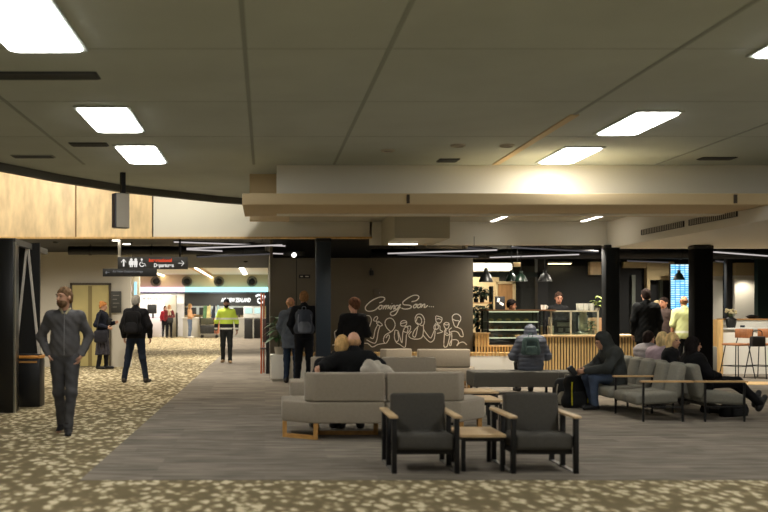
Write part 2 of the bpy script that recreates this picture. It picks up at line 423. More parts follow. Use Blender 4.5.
    if feet:
        for n, sd in (('L', 1), ('R', -1)):
            an = J['an'+n]; fd = J.get('toe'+n, an+A(sd*.03, -.18, 0))-an; fd = unit(fd)
            p0 = an-fd*.03+A(0, 0, -.045); p1 = an+fd*.17+A(0, 0, -.055)
            f = Field(np.minimum(p0, p1)-.12, np.maximum(p0, p1)+.22, min(h, .011))
            f.seg(p0, p1, .045, .038, .03); f.seg(an+A(0, 0, .05), an-fd*.01+A(0, 0, -.03), .05, .048, .03)
            g = min(an[2]-.09, .3)
            if fd[2] < .5: f.zclip(lo=an[2]-.087, hi=an[2]+.06)
            link('shoe', f.mesh('shoe'), mat('shoe_%d_%d_%d' % shoes, shoes, .6, var=.15), root)
    # hair
    hm = mat('hair_%d_%d_%d' % hair_rgb, hair_rgb, .9, var=.35, vscale=30, spec=.12, bump=.6, bscale=60, stretch=(1, 1, .25))
    def head_field(down=.25, r=.22):
        q = Field(hc-A(r, r, down), hc+A(r, r, r), min(h, .011)); P = (q.full()-hc) @ RH
        return q, P
    if hair in ('short', 'bun', 'long', 'bob', 'curly'):
        q, P = head_field(.42 if hair == 'long' else .25)
        x, y, z = P[..., 0], P[..., 1], P[..., 2]
        q.ell(HP(0, .018, .034), (.086, .104, .102), .02, RH)
        q.ell(HP(0, .06, -.02), (.075, .06, .075), .03, RH)
        if hair == 'bob': q.seg(HP(0, .03, .0), HP(0, .035, -.11), .09, .085, .03)
        if hair == 'long':
            q.seg(HP(0, .05, -.02), HP(0, .075, -.24), .09, .10, .03, scale=(1, .6, 1))
            for e in (1, -1): q.seg(HP(e*.065, .025, -.02), HP(e*.085, .02, -.22), .045, .04, .03)
        if hair == 'curly': q.ell(HP(0, .02, .05), (.098, .11, .10), .03, RH)
        cut = np.linalg.norm((P-A(0, -.115, -.045))/A(.072, .075, .10), axis=-1)-1
        q.clip(-cut*.07)
        if hair in ('short', 'bun', 'curly'): q.clip(np.maximum(-(z+.075), -(z+.01)-(y-.0)*.9))
        if hair == 'bun': q.ell(HP(0, .085, .085), (.052, .052, .048), .012, RH)
        q.v = q.v+(.004*np.sin(x*90+z*20)*np.sin(z*70+y*60)).astype(np.float32)
        link('hair', q.mesh('hair'), hm, root)
    if hair == 'bald':
        q, P = head_field(); z, y = P[..., 2], P[..., 1]
        q.ell(HP(0, .018, .02), (.083, .10, .092), .02, RH)
        q.clip(np.maximum(np.maximum(z-.035, -(z+.07)), -(y+.005)))
        link('hair', q.mesh('hair'), hm, root)
    if hair in ('beanie', 'cap'):
        q, P = head_field(); q.ell(HP(0, .016, .035), (.086, .104, .100), .02, RH); z = P[..., 2]
        q.clip(-(z-.02))
        if hair == 'cap': q.seg(HP(-.03, -.1, .035), HP(.03, -.13, .03), .045, k=.01, scale=(1, 1, .2), R=RH)
        link('cap', q.mesh('cap'), hm, root)
    if beard:
        q, P = head_field(); q.ell(HP(0, -.032, -.062), (.064, .069, .066), .02, RH); q.clip(np.maximum(P[..., 2]+.035, P[..., 1]-.01))
        q.ell(HP(0, -.093, -.04), (.026, .012, .008), .008, RH)
        link('beard', q.mesh('beard'), hm, root)
    if face:
        for e in (1, -1):
            mb = MB(); p = HP(e*.031, -.088, .011); mb.ball(p, (.010, .010, .007)); mb.build('eye', EYE, root)
            mb = MB(); mb.tube([HP(e*.014, -.101, .031), HP(e*.03, -.10, .036), HP(e*.048, -.088, .03)], .0045); mb.build('eyebrow', hm, root)
        mb = MB(); mb.tube([HP(-.024, -.094, -.054), HP(0, -.102, -.053), HP(.024, -.094, -.054)], .005); mb.build('mouth', LIP, root)
    if scarf:
        f = Field(J['neck']-.3, J['neck']+.2, h); nk = J['neck']
        f.seg(nk+A(-.05, -.03, 0), nk+A(.05, -.03, 0), .075, k=.03); f.seg(nk+A(-.03, -.1, -.03), nk+A(-.05, -.13, -.26), .035, k=.03); f.seg(nk+A(.03, -.1, -.03), nk+A(.06, -.13, -.24), .035, k=.03)
        link('scarf', f.mesh('scarf'), cloth('cloth_%d_%d_%d' % scarf, scarf), root)
    return root
def backpack(label, loc, rotz=0., tilt=0., size=(.32, .2, .48), rgb=(60, 66, 76), trim=(90, 96, 105), group=None, scale=1., straps=False, pocket=None):
    root = thing('backpack', label, 'backpack', loc, rotz, group); root.rotation_euler = (tilt, 0, rotz); root.scale = (scale,)*3
    w, d, hh = size; f = Field((-w*.8, -d, -.03), (w*.8, d, hh+.08), .012)
    f.seg((-w*.28, 0, hh*.2), (w*.28, 0, hh*.2), w*.34, k=.06, scale=(1, d/w*1.25, 1)); f.seg((-w*.22, 0, hh*.75), (w*.22, 0, hh*.75), w*.3, k=.09, scale=(1, d/w*1.15, 1))
    f.seg((0, 0, hh*.2), (0, 0, hh*.75), w*.48, w*.42, .05, scale=(1, d/w*.95, 1)); f.zclip(lo=0, hi=hh)
    m1 = cloth('pack_%d_%d_%d' % rgb, rgb); m2 = cloth('pack_%d_%d_%d' % trim, trim)
    link('bag_body', f.mesh('bag_body'), m1, root)
    f = Field((-w*.6, -d*1.2, 0), (w*.6, 0, hh*.7), .012); f.seg((-w*.2, -d*.42, hh*.17), (w*.2, -d*.42, hh*.17), w*.2, k=.04, scale=(1, .5, 1)); f.seg((-w*.16, -d*.42, hh*.38), (w*.16, -d*.42, hh*.38), w*.18, k=.04, scale=(1, .45, 1)); f.zclip(lo=.02)
    link('front_pocket', f.mesh('front_pocket'), cloth('pack_%d_%d_%d' % (pocket or trim), pocket or trim), root)
    mb = MB(); mb.tube(spline([(-.035, d*.1, hh-.01), (-.03, d*.1, hh+.05), (.03, d*.1, hh+.05), (.035, d*.1, hh-.01)]), .008); mb.build('handle', m2, root)
    for e in (1, -1):
        mb = MB(); mb.tube(spline([(e*w*.36, -d*.5, hh*.8), (e*w*.4, -d*.56, hh*.5), (e*w*.36, -d*.5, hh*.1)]), .010); mb.build('piping', m2, root)
    if straps:
        for e in (1, -1):
            mb = MB(); mb.tube(spline([(e*w*.25, d*.4, hh*.93), (e*w*.32, d*.75, hh*1.0), (e*w*.4, d*1.35, hh*.8), (e*w*.46, d*1.2, hh*.35), (e*w*.42, d*.5, hh*.1)]), .018); mb.build('shoulder_strap', m1, root)
    return root
# ================================================================== SETTING
M_CEIL = mat('ceiling_board', (186, 194, 188), .9, var=.05, vscale=1.2)
M_CREAM = mat('cream_plaster', (222, 219, 207), .8)
M_LEDGE = mat('beige_ledge', (205, 184, 144), .7)
M_GREYWALL = mat('grey_plaster', (198, 192, 178), .85)
M_BLACK = mat('black_paint', (16, 17, 18), .6)
M_BLKMET = mat('black_metal', (20, 20, 21), .45, metal=.3)
M_STEEL = mat('brushed_steel', (170, 168, 160), .35, metal=.9)
M_SEAM = mat('ceiling_seam', (150, 156, 150), .9)
M_TEAL = mat('dark_teal_paint', (13, 29, 42), .5)
M_WHITE = mat('white_laminate', (232, 230, 222), .5)
M_TAUPE = mat('dark_taupe_wall', (96, 89, 76), .8, var=.05, vscale=2)
M_OAK = wood('oak_veneer', (206, 170, 112), (6, 6, .8))
M_SLAT = wood('oak_slats', (222, 186, 126), (9, 9, 1), .2)
M_PLY = wood('pale_plywood', (226, 202, 160), (2.5, 2.5, .7), .18)
M_DARKBOARD = mat('dark_green_board', (19, 23, 22), .6)
M_PAPER = emission('lamp_white', (255, 252, 246), 9.0)
LS = 1.0
b = MB(); b.span((-16, -6, -.1), (17, 60, 0)); fl = struct('floor', b, carpet_pattern(), 'olive and cream leaf-patterned carpet'); 
b = MB(); b.prism([(-1.62, 8.76), (13, 8.76), (13, 54.5), (-2.2, 54.5), (-1.42, 33)], 0, .004); struct('floor_planks', b, carpet_plank(), 'grey plank carpet laid across the seating area')
RIM = [(-6.2, -6), (-6.0, 7), (-5.5, 10.5), (-4.8, 13), (-4.0, 15.07), (-3.38, 16.4), (-2.45, 17.95), (-.9, 19.55), (.4, 20.55)]
b = MB(); b.prism(RIM+[(.4, 15.35), (12, 15.35), (12, -6)], 3.7, 3.85); struct('ceiling', b, M_CEIL, 'grey boarded main ceiling')
b = MB()
for (x0, y0), (x1, y1) in zip(RIM[1:], RIM[2:]):
    L = math.hypot(x1-x0, y1-y0); b.box(((x0+x1)/2, (y0+y1)/2, 3.66), (L+.03, .12, .16), rot=(0, 0, math.atan2(y1-y0, x1-x0)))
struct('trim_1', b, mat('rim_grey', (92, 92, 86), .8), 'dark grey rim along the curved edge of the main ceiling')
b = MB()
for x in (-4.95, -2.75, -.17, 1.05, 3.5, 5.95, 8.4): b.span((x-.02, -4, 3.694), (x+.02, 15.2, 3.702))
for y in (6.3, 8.45, 10.6, 12.75): b.span((-5.4, y-.006, 3.698), (12, y+.006, 3.702))
struct('ceiling_seams', b, M_SEAM)
b = MB(); b.span((3.5-.05, 11.3, 3.685), (3.5+.05, 15.2, 3.702)); struct('trim_2', b, M_LEDGE, 'pale cover strip along a ceiling seam')
# second ceilings
b = MB(); b.prism([(-9, 5), (.35, 5), (.35, 20.7), (-9, 20.7)], 4.5, 4.6); struct('ceiling_upper', b, M_CREAM)
b = MB(); b.span((.4, 15.6, 3.3), (12, 20.75, 3.4)); struct('ceiling_soffit', b, mat('soffit_grey', (168, 166, 152), .85))
b = MB(); b.span((-9, 20.75, 2.98), (16, 36, 3.05)); struct('ceiling_black', b, M_BLACK, 'black open ceiling over the shops')
b = MB(); b.span((-12, 36, 3.4), (.2, 58, 3.5)); struct('ceiling_hall', b, M_CREAM)
b = MB(); b.span((-12, 36, 3.0), (.2, 36.1, 3.45)); struct('trim_3', b, M_BLACK)
# bulkhead and ledge
b = MB(); b.span((.18, 15.3, 2.95), (12, 15.6, 3.72)); struct('wall_bulkhead', b, M_CREAM, 'cream bulkhead dropping from the main ceiling')
b = MB(); b.span((-.25, 16.3, 2.95), (.4, 16.6, 3.72)); struct('trim_5', b, M_LEDGE)
b = MB(); b.span((-.32, 14.0, 2.96), (12, 15.8, 3.12), .01); lg = struct('trim_6', b, M_LEDGE, 'beige ledge running under the cream bulkhead')
for u in (408, 735):
    b = MB(); b.span((PX(u, 14)-.02, 13.97, 2.98), (PX(u, 14)+.02, 14.0, 3.1)); o = b.build('joint_clip', mat('clip_brown', (70, 58, 44), .7), lg)
b = MB(); b.span((2.4, 18.5, 2.81), (3.42, 20.6, 3.3)); struct('trim_7', b, mat('soffit_olive', (182, 178, 160), .85), 'grey dropped box below the soffit')
b = MB(); b.span((2.16, 20.6, 2.82), (7.1, 20.75, 3.32)); struct('wall_fascia_right', b, M_CREAM)
b = MB(); b.span((7.05, 14.0, 2.75), (12, 15.7, 2.955)); b.span((7.05, 15.82, 2.75), (12, 20.75, 3.5)); b.span((7.05, 15.7, 2.75), (12, 15.82, 2.955)); struct('trim_8', b, M_CREAM, 'white dropped bulkhead with slot vents, right')
for d0, d1 in ((14.9, 16.6), (16.8, 18.7)):
    t = thing('slot_vent', 'long slotted air vent in the white bulkhead, '+('nearer one' if d0 < 16 else 'farther one'), 'vent', (7.04, (d0+d1)/2, 2.93))
    b = MB(); b.span((-.012, -(d1-d0)/2, -.05), (.005, (d1-d0)/2, .05)); b.build('frame', M_BLACK, t)
    b = MB()
    for k in range(24): b.span((-.02, -(d1-d0)/2+.03+k*(d1-d0-.06)/24, -.045), (-.01, -(d1-d0)/2+.05+k*(d1-d0-.06)/24, .045))
    b.build('fins', M_GREYWALL, t)
b = MB(); b.span((-2.3, 20.6, 2.98), (2.2, 20.75, 4.55)); struct('wall_fascia', b, M_CREAM, 'cream fascia panel above the hall')
b = MB(); b.span((-3.88, 20.58, 2.98), (-2.33, 20.7, 4.55)); struct('wall_oak_panel', b, M_PLY, 'pale plywood fascia panel')
b = MB(); b.span((-9, 20.58, 2.98), (-3.91, 20.7, 4.55)); struct('wall_oak_panel_left', b, M_PLY)
b = MB(); b.span((-3.905, 20.56, 2.98), (-3.885, 20.6, 4.55)); struct('trim_9', b, mat('seam_brown', (140, 112, 76), .7))
b = MB(); b.span((-9, 20.55, 2.95), (2.2, 20.75, 2.985)); struct('trim_10', b, M_OAK)
# shell
b = MB(); b.span((-9.1, -6, -.05), (-9, 26, 4.6)); struct('wall_left', b, M_GREYWALL)
b = MB(); b.span((12.6, -6, -.05), (12.8, 22, 3.9)); struct('wall_right', b, M_GREYWALL)
b = MB(); b.span((-9, -6.1, -.05), (12.8, -6, 4.6)); struct('wall_back', b, M_GREYWALL)
b = MB(); b.span((-9.1, 26, -.05), (-3.5, 26.25, 2.98)); struct('wall_lift', b, M_GREYWALL, 'grey wall around the brass lift doors')
# gold doors
dg = thing('lift_door', 'brass-coloured lift doors in the grey wall', 'door', (PX(90.5, 25.95), 25.95, 0))
wd = PX(109, 25.95)-PX(72, 25.95); hd = PZ(284, 25.95); BR = mat('brass_door', (196, 182, 124), .45, metal=.1, var=.12, vscale=1.5)
for e in (-1, 1):
    b = MB(); b.span((min(0, e*wd/2)+.01, 0, .02), (max(0, e*wd/2)-.01, .04, hd-.03)); b.build('door_leaf', BR, dg)
b = MB(); b.span((-wd/2-.05, -.01, 0), (-wd/2, .06, hd+.02)); b.span((wd/2, -.01, 0), (wd/2+.05, .06, hd+.02)); b.span((-wd/2-.05, -.01, hd-.03), (wd/2+.05, .06, hd+.03)); b.build('door_frame', mat('dark_frame', (84, 76, 60), .5), dg)
b = MB(); b.span((-.06, -.012, .02), (.04, 0, hd-.05)); b.build('edge_strip', mat('brass_dark', (140, 126, 84), .5, metal=.3), dg)
t = thing('wall_sign', 'small dark notice board on the grey wall beside the lift', 'sign', (PX(116, 25.9), 25.93, PZ(302, 25.9)))
b = MB(); b.box((0, 0, 0), (.27, .04, .56), .01); b.build('panel', mat('sign_dark', (58, 58, 54), .5), t)
b = MB()
for k in range(4): b.box((0-.03*(k % 2), -.024, .17-.1*k), (.16-.05*(k % 2), .006, .018))
b.build('text_lines', mat('text_grey', (130, 128, 120), .6), t)
# dark wall with the writing
DW = 21.35
b = MB(); b.span((PX(270, DW), DW, 0), (PX(473, DW), DW+.2, PZ(258, DW))); b.span((PX(270, DW), DW, 0), (PX(270, DW)+.06, 36, 2.98)); w = struct('wall_dark', b, M_TAUPE, 'dark taupe hoarding wall with white drawing')
b = MB(); b.span((PX(296.5, DW)-.008, DW-.004, .6), (PX(296.5, DW)+.008, DW+.01, PZ(258, DW))); struct('trim_11', b, M_BLACK)
# plinth bench along the wall and cafe
PD = 20.72
b = MB(); b.span((PX(270.5, PD), PD, .05), (PX(289, PD), 21.3, PZ(355, PD)), .008); b.span((PX(289, PD)+.002, PD+.05, .05), (PX(516, PD), 21.3, .52), .008)
pl = thing('plinth_bench', 'low white plinth with a slatted timber top along the dark wall', 'bench', (0, 0, 0))
b.build('plinth', M_WHITE, pl)
b = MB(); b.span((PX(271, PD), PD+.04, 0), (PX(515, PD), 21.25, .05)); b.build('kick_strip', M_GREYWALL, pl)
b = MB(); x = PX(291, PD)
while x < PX(516, PD): b.span((x, PD+.0, .53), (x+.055, 21.32, .59)); x += .085
b.build('slat_top', M_SLAT, pl)
# ---------------------------------------------------------------- lettering and line drawing on the wall
M_CHALK = mat('chalk_white', (250, 247, 238), .8)
def wp(pts, u0, v0, k): return [(PX(u0+x/k, DW), DW-.006, PZ(v0+y/k, DW)) for x, y in pts]
def strokes(lst, u0, v0, k, r):
    mb = MB()
    for s_ in lst: mb.tube(spline(wp(s_, u0, v0, k), 4), r, 6, flat=(DW-.001, .4))
    return mb
k1 = 8.54
WORDS = [
 ('Coming', [[(165,110),(195,97),(212,75),(200,62),(165,62),(110,85),(65,120),(45,150),(55,175),(85,182),(125,172),(155,148),(172,130)],
  [(177,129),(160,145),(163,164),(180,160),(189,142),(178,130),(195,136)], [(207,131),(197,165)], [(199,155),(222,131),(226,140),(216,165)], [(219,152),(240,131),(244,142),(236,163)],
  [(248,158),(262,132),(254,158),(264,163)], [(271,116),(273,119)], [(276,132),(266,165)], [(269,152),(290,131),(294,142),(286,164),(298,158)],
  [(330,133),(310,133),(300,152),(310,165),(328,146),(346,120),(326,170),(303,208),(277,219),(259,207),(265,190),(300,175),(348,148)]]),
 ('Soon', [[(440,100),(480,90),(503,64),(490,46),(450,48),(400,75),(366,105),(375,125),(420,130),(440,143),(422,158),(380,163),(354,154)],
  [(474,121),(457,136),(458,152),(472,150),(483,136),(474,121),(492,124)], [(510,119),(492,134),(492,151),(508,149),(520,134),(510,119),(528,122)], [(534,122),(524,151)], [(526,142),(548,120),(554,130),(546,148),(562,146),(578,130)]]),
 ('dots', [[(588,141),(594,141)], [(605,142),(611,142)], [(622,143),(630,143)]])]
lt = thing('wall_lettering', 'white handwritten Coming Soon lettering on the dark wall', 'lettering', (0, 0, 0))
for nm, st in WORDS:
    strokes(st, 360, 290, k1, .0135 if nm != 'dots' else .013).build('word' if nm != 'dots' else 'dots', M_CHALK, lt)
def ring(cx, cy, rx, ry, rot=0., a0=0, a1=360):
    o = []
    for k in range(15):
        a = math.radians(a0+(a1-a0)*k/14); x, y = rx*math.cos(a), ry*math.sin(a); o.append((cx+x*math.cos(rot)-y*math.sin(rot), cy+x*math.sin(rot)+y*math.cos(rot)))
    return o
ld = thing('wall_drawing', 'white one-line drawing of people raising drinks on the dark wall', 'drawing', (0, 0, 0))
k2, k4 = 10.24, 10.9
FIG = [
 (325, 305, k2, [[(75,410),(120,400),(112,370),(100,310),(102,272),(150,250),(165,290),(142,360),(130,400)], [(120,405),(135,432),(152,425),(165,370),(185,315)], ring(200,180,50,75,0,150,260)]),
 (325, 305, k2, [[(415,108),(455,112),(475,150),(462,205),(440,250),(428,292),(490,345),(512,260),(538,205)], [(425,355),(470,380),(512,390),(532,350),(545,270),(565,212)],
   [(525,165),(497,160),(508,130),(530,118),(540,132),(525,165),(550,180)], [(540,170),(528,185),(560,215),(588,205),(565,180),(545,165)], [(395,392),(440,395),(485,430),(540,405),(610,392)]]),
 (360, 290, k1, [[(265,358),(232,328),(214,290),(220,258),(248,240),(280,250),(300,290),(290,330),(265,358)], [(262,360),(215,385),(200,430),(215,456),(235,440),(252,400),(240,382),(222,410)],
   [(298,345),(293,400),(308,445),(340,465),(376,490),(390,470),(396,380)], [(300,342),(325,352),(340,400),(358,452),(366,360),(380,330)], [(305,445),(330,425),(322,360)],
   [(345,290),(352,270),(375,260),(398,272),(392,300),(358,308),(345,290),(372,282),(396,276)], [(380,310),(408,322),(402,360),(372,352),(384,320),(430,308),(426,345),(398,378)]]),
 (360, 290, k1, [[(500,300),(475,275),(472,235),(492,208),(525,210),(548,245),(548,285),(530,305),(510,296)], [(480,268),(492,232),(520,240),(526,278),(505,292),(485,278)], [(500,306),(465,345),(450,388),(470,402),(486,350),(492,318)],
   [(440,352),(416,385),(432,410),(480,420),(528,405),(542,345),(540,300)], [(540,330),(560,362),(600,410),(620,380),(640,330)], [(536,380),(560,412),(600,445),(632,420),(642,350)]]),
 (425, 305, k4, [[(122,118),(172,132),(186,152),(165,195),(122,182),(116,120)], [(125,155),(150,148),(174,160)], [(122,195),(95,240),(110,270),(146,250),(138,212),(162,232),(165,270),(192,290),(165,302),(130,310)], [(140,200),(110,235),(118,262)]]),
 (425, 305, k4, [[(203,207),(228,190),(263,203),(250,253),(222,255),(203,207),(235,218),(262,205)], [(225,260),(210,300),(240,332),(270,310),(262,272),(292,248)], [(232,268),(225,300),(250,310)], [(212,312),(205,440),(222,460),(245,440),(265,360),(276,310)], [(290,300),(292,370),(282,440),(266,430),(285,385)],
   [(297,150),(300,120),(325,100),(360,102),(388,130),(385,170),(362,200)], [(297,150),(330,168),(372,176),(362,212),(342,242),(318,220),(297,150)], [(342,240),(398,268),(416,338),(385,340),(358,298),(312,285),(268,300)], [(300,380),(340,378),(366,403),(344,446),(378,412),(420,405),(455,435)]])]
for u0, v0, k, st in FIG: strokes(st, u0, v0, k, .011).build('figure_line', M_CHALK, ld)
# small things on the dark wall
t = thing('wall_speaker', 'small black speaker box high on the dark wall', 'speaker', (PX(371, DW), DW-.08, PZ(273, DW)))
b = MB(); b.box((0, 0, 0), (.09, .14, .11), .02); b.build('box', M_BLACK, t); b = MB(); b.cyl((0, .05, .03), (0, .08, .1), .015); b.build('bracket', M_BLACK, t)
t = thing('wall_plate', 'small black plate with white symbols on the dark wall above the plant', 'sign', (PX(304.5, DW), DW-.012, PZ(276.5, DW)))
b = MB(); b.box((0, 0, 0), (.24, .02, .08), .006); b.build('plate', M_BLACK, t); b = MB(); b.box((-.06, -.012, 0), (.05, .005, .02)); b.box((.05, -.012, 0), (.07, .005, .02)); b.build('symbols', M_GREYWALL, t)
t = thing('wall_panel', 'grey square access panel on the dark wall above the lettering', 'panel', (PX(377, DW), DW-.01, PZ(293, DW)))
b = MB(); b.box((0, 0, 0), (.15, .016, .15), .004); b.build('cover', mat('panel_taupe', (92, 86, 76), .8), t); b = MB(); b.cyl((.055, -.012, 0), (.055, -.006, 0), .008); b.build('lock', M_STEEL, t)
# ---------------------------------------------------------------- columns
def column(u0, u1, d, m, label, top=2.98):
    x0, x1 = PX(u0, d+(.3 if u0 > 500 else 0)), PX(u1, d); t = thing('column', label, 'column', ((x0+x1)/2, d, 0)); t['kind'] = 'structure'; wx = x1-x0; wy = min(wx, .3)
    b = MB(); b.box((0, wy/2, top/2), (wx, wy, top), .02); b.build('shaft', m, t)
    b = MB(); b.box((0, wy/2, .05), (wx+.03, wy+.03, .1), .008); b.build('base_plate', M_BLKMET, t)
    b = MB(); b.box((0, wy/2, top-.04), (wx+.01, wy+.01, .06), .005); b.build('top_collar', M_BLKMET, t)
column(316, 331, 19.0, M_TEAL, 'dark blue square column in front of the dark wall', 2.85)
column(601, 620, 20.35, mat('blue_black_paint', (7, 12, 15), .7, spec=.2), 'blue-black square column at the end of the cafe counter', 2.81)
column(688, 713.5, 19.4, mat('column_black', (5, 5, 6), .8, spec=.15), 'widest black square column behind the row of seats', 2.74)
column(721, 733, 24.6, M_BLACK, 'slim black column beside the white bar counter')
# left black portal
t = thing('portal', 'tall black post and braced steel frame at the left edge', 'frame', (PX(6, 14.4), 14.4, 0))
b = MB(); b.span((-.45, 0, 0), (PX(13, 14.4)-PX(6, 14.4), .35, PZ(238, 14.4)), .01); b.build('post', mat('gloss_black', (12, 12, 13), .3), t)
b = MB(); x = PX(14, 14.5)-PX(6, 14.4); b.span((x-.02, .03, 0), (x+.035, .09, PZ(242, 14.5))); b.build('edge_strip', M_STEEL, t)
b = MB(); x0 = PX(17, 16)-PX(6, 14.4); b.span((x0, 1.5, 0), (PX(41, 16)-PX(6, 14.4), 1.56, 2.55)); b.build('panel', M_BLACK, t)
for us, ue in (((27, 246), (16, 345)), ((28, 246), (39, 348))):
    d = 15.7; b = MB(); b.bar((PX(us[0], d)-PX(6, 14.4), d-14.4, PZ(us[1], d)), (PX(ue[0], d)-PX(6, 14.4), d-14.4, PZ(ue[1], d)-.1), .05, .03); b.build('brace', mat('brace_silver', (206, 200, 190), .5), t)
b = MB(); b.bar((PX(14, 14.5)-PX(6, 14.4), .06, 2.48), (PX(46, 17.5)-PX(6, 14.4), 3.1, 2.5), .06, .09); b.build('top_rail', mat('rail_grey', (90, 90, 86), .5, metal=.4), t)
# ---------------------------------------------------------------- lamps
def panel_light(x0, x1, d0, d1, label, z=3.7):
    t = thing('ceiling_light', label, 'ceiling light', ((x0+x1)/2, (d0+d1)/2, z), 0, None); w, l = x1-x0, d1-d0
    b = MB(); t4 = .03
    b.span((-w/2-t4, -l/2-t4, -.02), (-w/2, l/2+t4, .0)); b.span((w/2, -l/2-t4, -.02), (w/2+t4, l/2+t4, 0)); b.span((-w/2, -l/2-t4, -.02), (w/2, -l/2, 0)); b.span((-w/2, l/2, -.02), (w/2, l/2+t4, 0))
    b.build('frame', M_CEIL, t)
    b = MB(); r = .09; poly = []
    for cx, cy, a in ((w/2-r, l/2-r, 0), (-w/2+r, l/2-r, 90), (-w/2+r, -l/2+r, 180), (w/2-r, -l/2+r, 270)):
        for k in range(6): q = math.radians(a+18*k); poly.append((cx+r*math.cos(q), cy+r*math.sin(q)))
    b.prism(poly, -.03, -.012); b.build('diffuser', M_PAPER, t)
    return t
panel_light(-2.14, -1.53, 6.7, 8.45, 'large ceiling light panel in the top left corner')
panel_light(-2.05, -1.50, 10.85, 12.3, 'ceiling light panel second in the left row')
panel_light(-2.01, -1.48, 13.4, 14.95, 'ceiling light panel farthest in the left row')
panel_light(4.14, 4.62, 11.1, 12.5, 'ceiling light panel middle of the right row')
panel_light(4.08, 4.58, 13.55, 14.95, 'ceiling light panel right above the cream bulkhead')
panel_light(4.2, 4.76, 7.0, 8.65, 'ceiling light panel cut by the right edge')
for x0, d0 in ((-2.12, 3.), (4.2, 3.), (-2.12, -1), (4.2, -1), (10.0, 3.), (10.0, 7.1), (10.0, 11.1)):
    t = panel_light(x0, x0+.6, d0, d0+1.6, 'ceiling light panel of the rows continuing overhead'); t['group'] = 'ceiling light panels overhead'
# strips on the soffit
for x, w in ((4.6, 'left'), (6.42, 'right')):
    t = thing('strip_light', 'short slim strip light on the soffit, %s of the two' % w, 'strip light', (x, 19.6, 3.3))
    b = MB(); b.box((0, 0, -.012), (.09, 1.3, .024)); b.build('housing', M_WHITE, t); b = MB(); b.box((0, 0, -.03), (.07, 1.26, .012)); b.build('diffuser', emission('strip_glow', (255, 246, 230), 5), t)
# vents and small ceiling fittings
def fitting(name, label, cat, u, v, w, l, m, z=3.7, rnd=False):
    d = (z-1.5)*1000/(VV-v); t = thing(name, label, cat, (PX(u, d), d, z))
    b = MB()
    if rnd:
        b.lathe([(w/2, 0), (w/2, -.015), (w/2-.02, -.025), (w/2-.03, -.012)]); b.build('trim_ring', M_GREYWALL, t); b = MB(); b.lathe([(w/2-.03, -.012), (.001, -.012)]); b.build('lens', m, t)
    else:
        b.box((0, 0, -.006), (w, l, .012)); b.build('backing', m, t); b = MB(); n = 5
        for k in range(n): b.box((0, -l/2+(k+.5)*l/n, -.015), (w-.04, .012, .012))
        b.build('fins', mat('vent_grey', (84, 88, 88), .6), t)
M_VENT = mat('vent_dark', (46, 52, 54), .7)
fitting('ceiling_vent', 'long dark ceiling vent in front of the large light panel', 'vent', 32, 75, 1.25, .28, M_VENT)
fitting('ceiling_vent', 'short dark ceiling vent left of the left light row', 'vent', 89, 144, .5, .25, M_VENT)
fitting('ceiling_vent', 'faint ceiling vent near the curved rim', 'vent', 33, 156, .6, .22, M_SEAM)
fitting('ceiling_vent', 'dark ceiling vent left of the bulkhead glow', 'vent', 448, 160, .3, .3, M_VENT)
fitting('ceiling_vent', 'dark ceiling vent at the right above the bulkhead', 'vent', 717, 158, .5, .22, M_VENT)
fitting('downlight', 'small round dark downlight above the bulkhead', 'downlight', 388, 150, .2, .2, M_VENT, rnd=True)
fitting('downlight', 'small round pale downlight beside the ceiling cover strip', 'downlight', 507, 145, .2, .2, M_WHITE, rnd=True)
fitting('downlight', 'faint round downlight left of the pale one', 'downlight', 458, 145, .2, .2, M_GREYWALL, rnd=True)
# pale battens hung below the black ceiling
M_BAT = emission('batten_glow', (214, 206, 204), .4)
M_BAT2 = emission('batten_dim', (150, 146, 150), .12)
BAT = [(174, 242, 285, 246, 21.0, 1), (187, 248.5, 282, 245, 21.6, 1), (187, 249.5, 285, 254, 22.2, 1), (197, 257, 270, 254, 23.0, 2), (388, 253.5, 497, 250, 21.4, 1), (398, 254.5, 478, 256.5, 22.4, 2), (512, 247.5, 598, 252, 21.1, 2), (490, 257.5, 579, 254.5, 23.0, 1), (714, 252, 768, 256, 21.2, 1), (716, 261, 727, 262.5, 24.5, 2), (628, 261, 668, 262.5, 24.0, 2), (468, 248, 492, 249, 22.0, 2)]
NM = ['topmost on the left', 'second on the left', 'third on the left', 'lowest on the left', 'above the right half of the dark wall', 'dim one above the lettering', 'dim one above the pendants', 'lower one above the cafe', 'bright one at the far right', 'short one beside the black columns', 'short one above the departure screen', 'short one over the wall corner']
for (u0, v0, u1, v1, d, k), nm in zip(BAT, NM):
    d1 = d*(VV-v0)/(VV-v1); z = PZ(v0, d)
    p0 = Vector((PX(u0, d), d, z)); p1 = Vector((PX(u1, d1), d1, z)); t = thing('batten_light', 'thin pale batten light under the black ceiling, '+nm, 'batten light', p0)
    b = MB(); b.bar((0, 0, .025), p1-p0+Vector((0, 0, .025)), .03, .03); b.build('housing', M_BLACK, t); b = MB(); b.bar((0, 0, 0), p1-p0, .034, .026); b.build('diffuser', M_BAT if k == 1 else M_BAT2, t)
    for q in (.2, .8): b = MB(); c = (p1-p0)*q+Vector((0, 0, .05)); b.cyl(c, c+Vector((0, 0, 2.93-z)), .006, n=6); b.build('hanger', M_BLKMET, t)
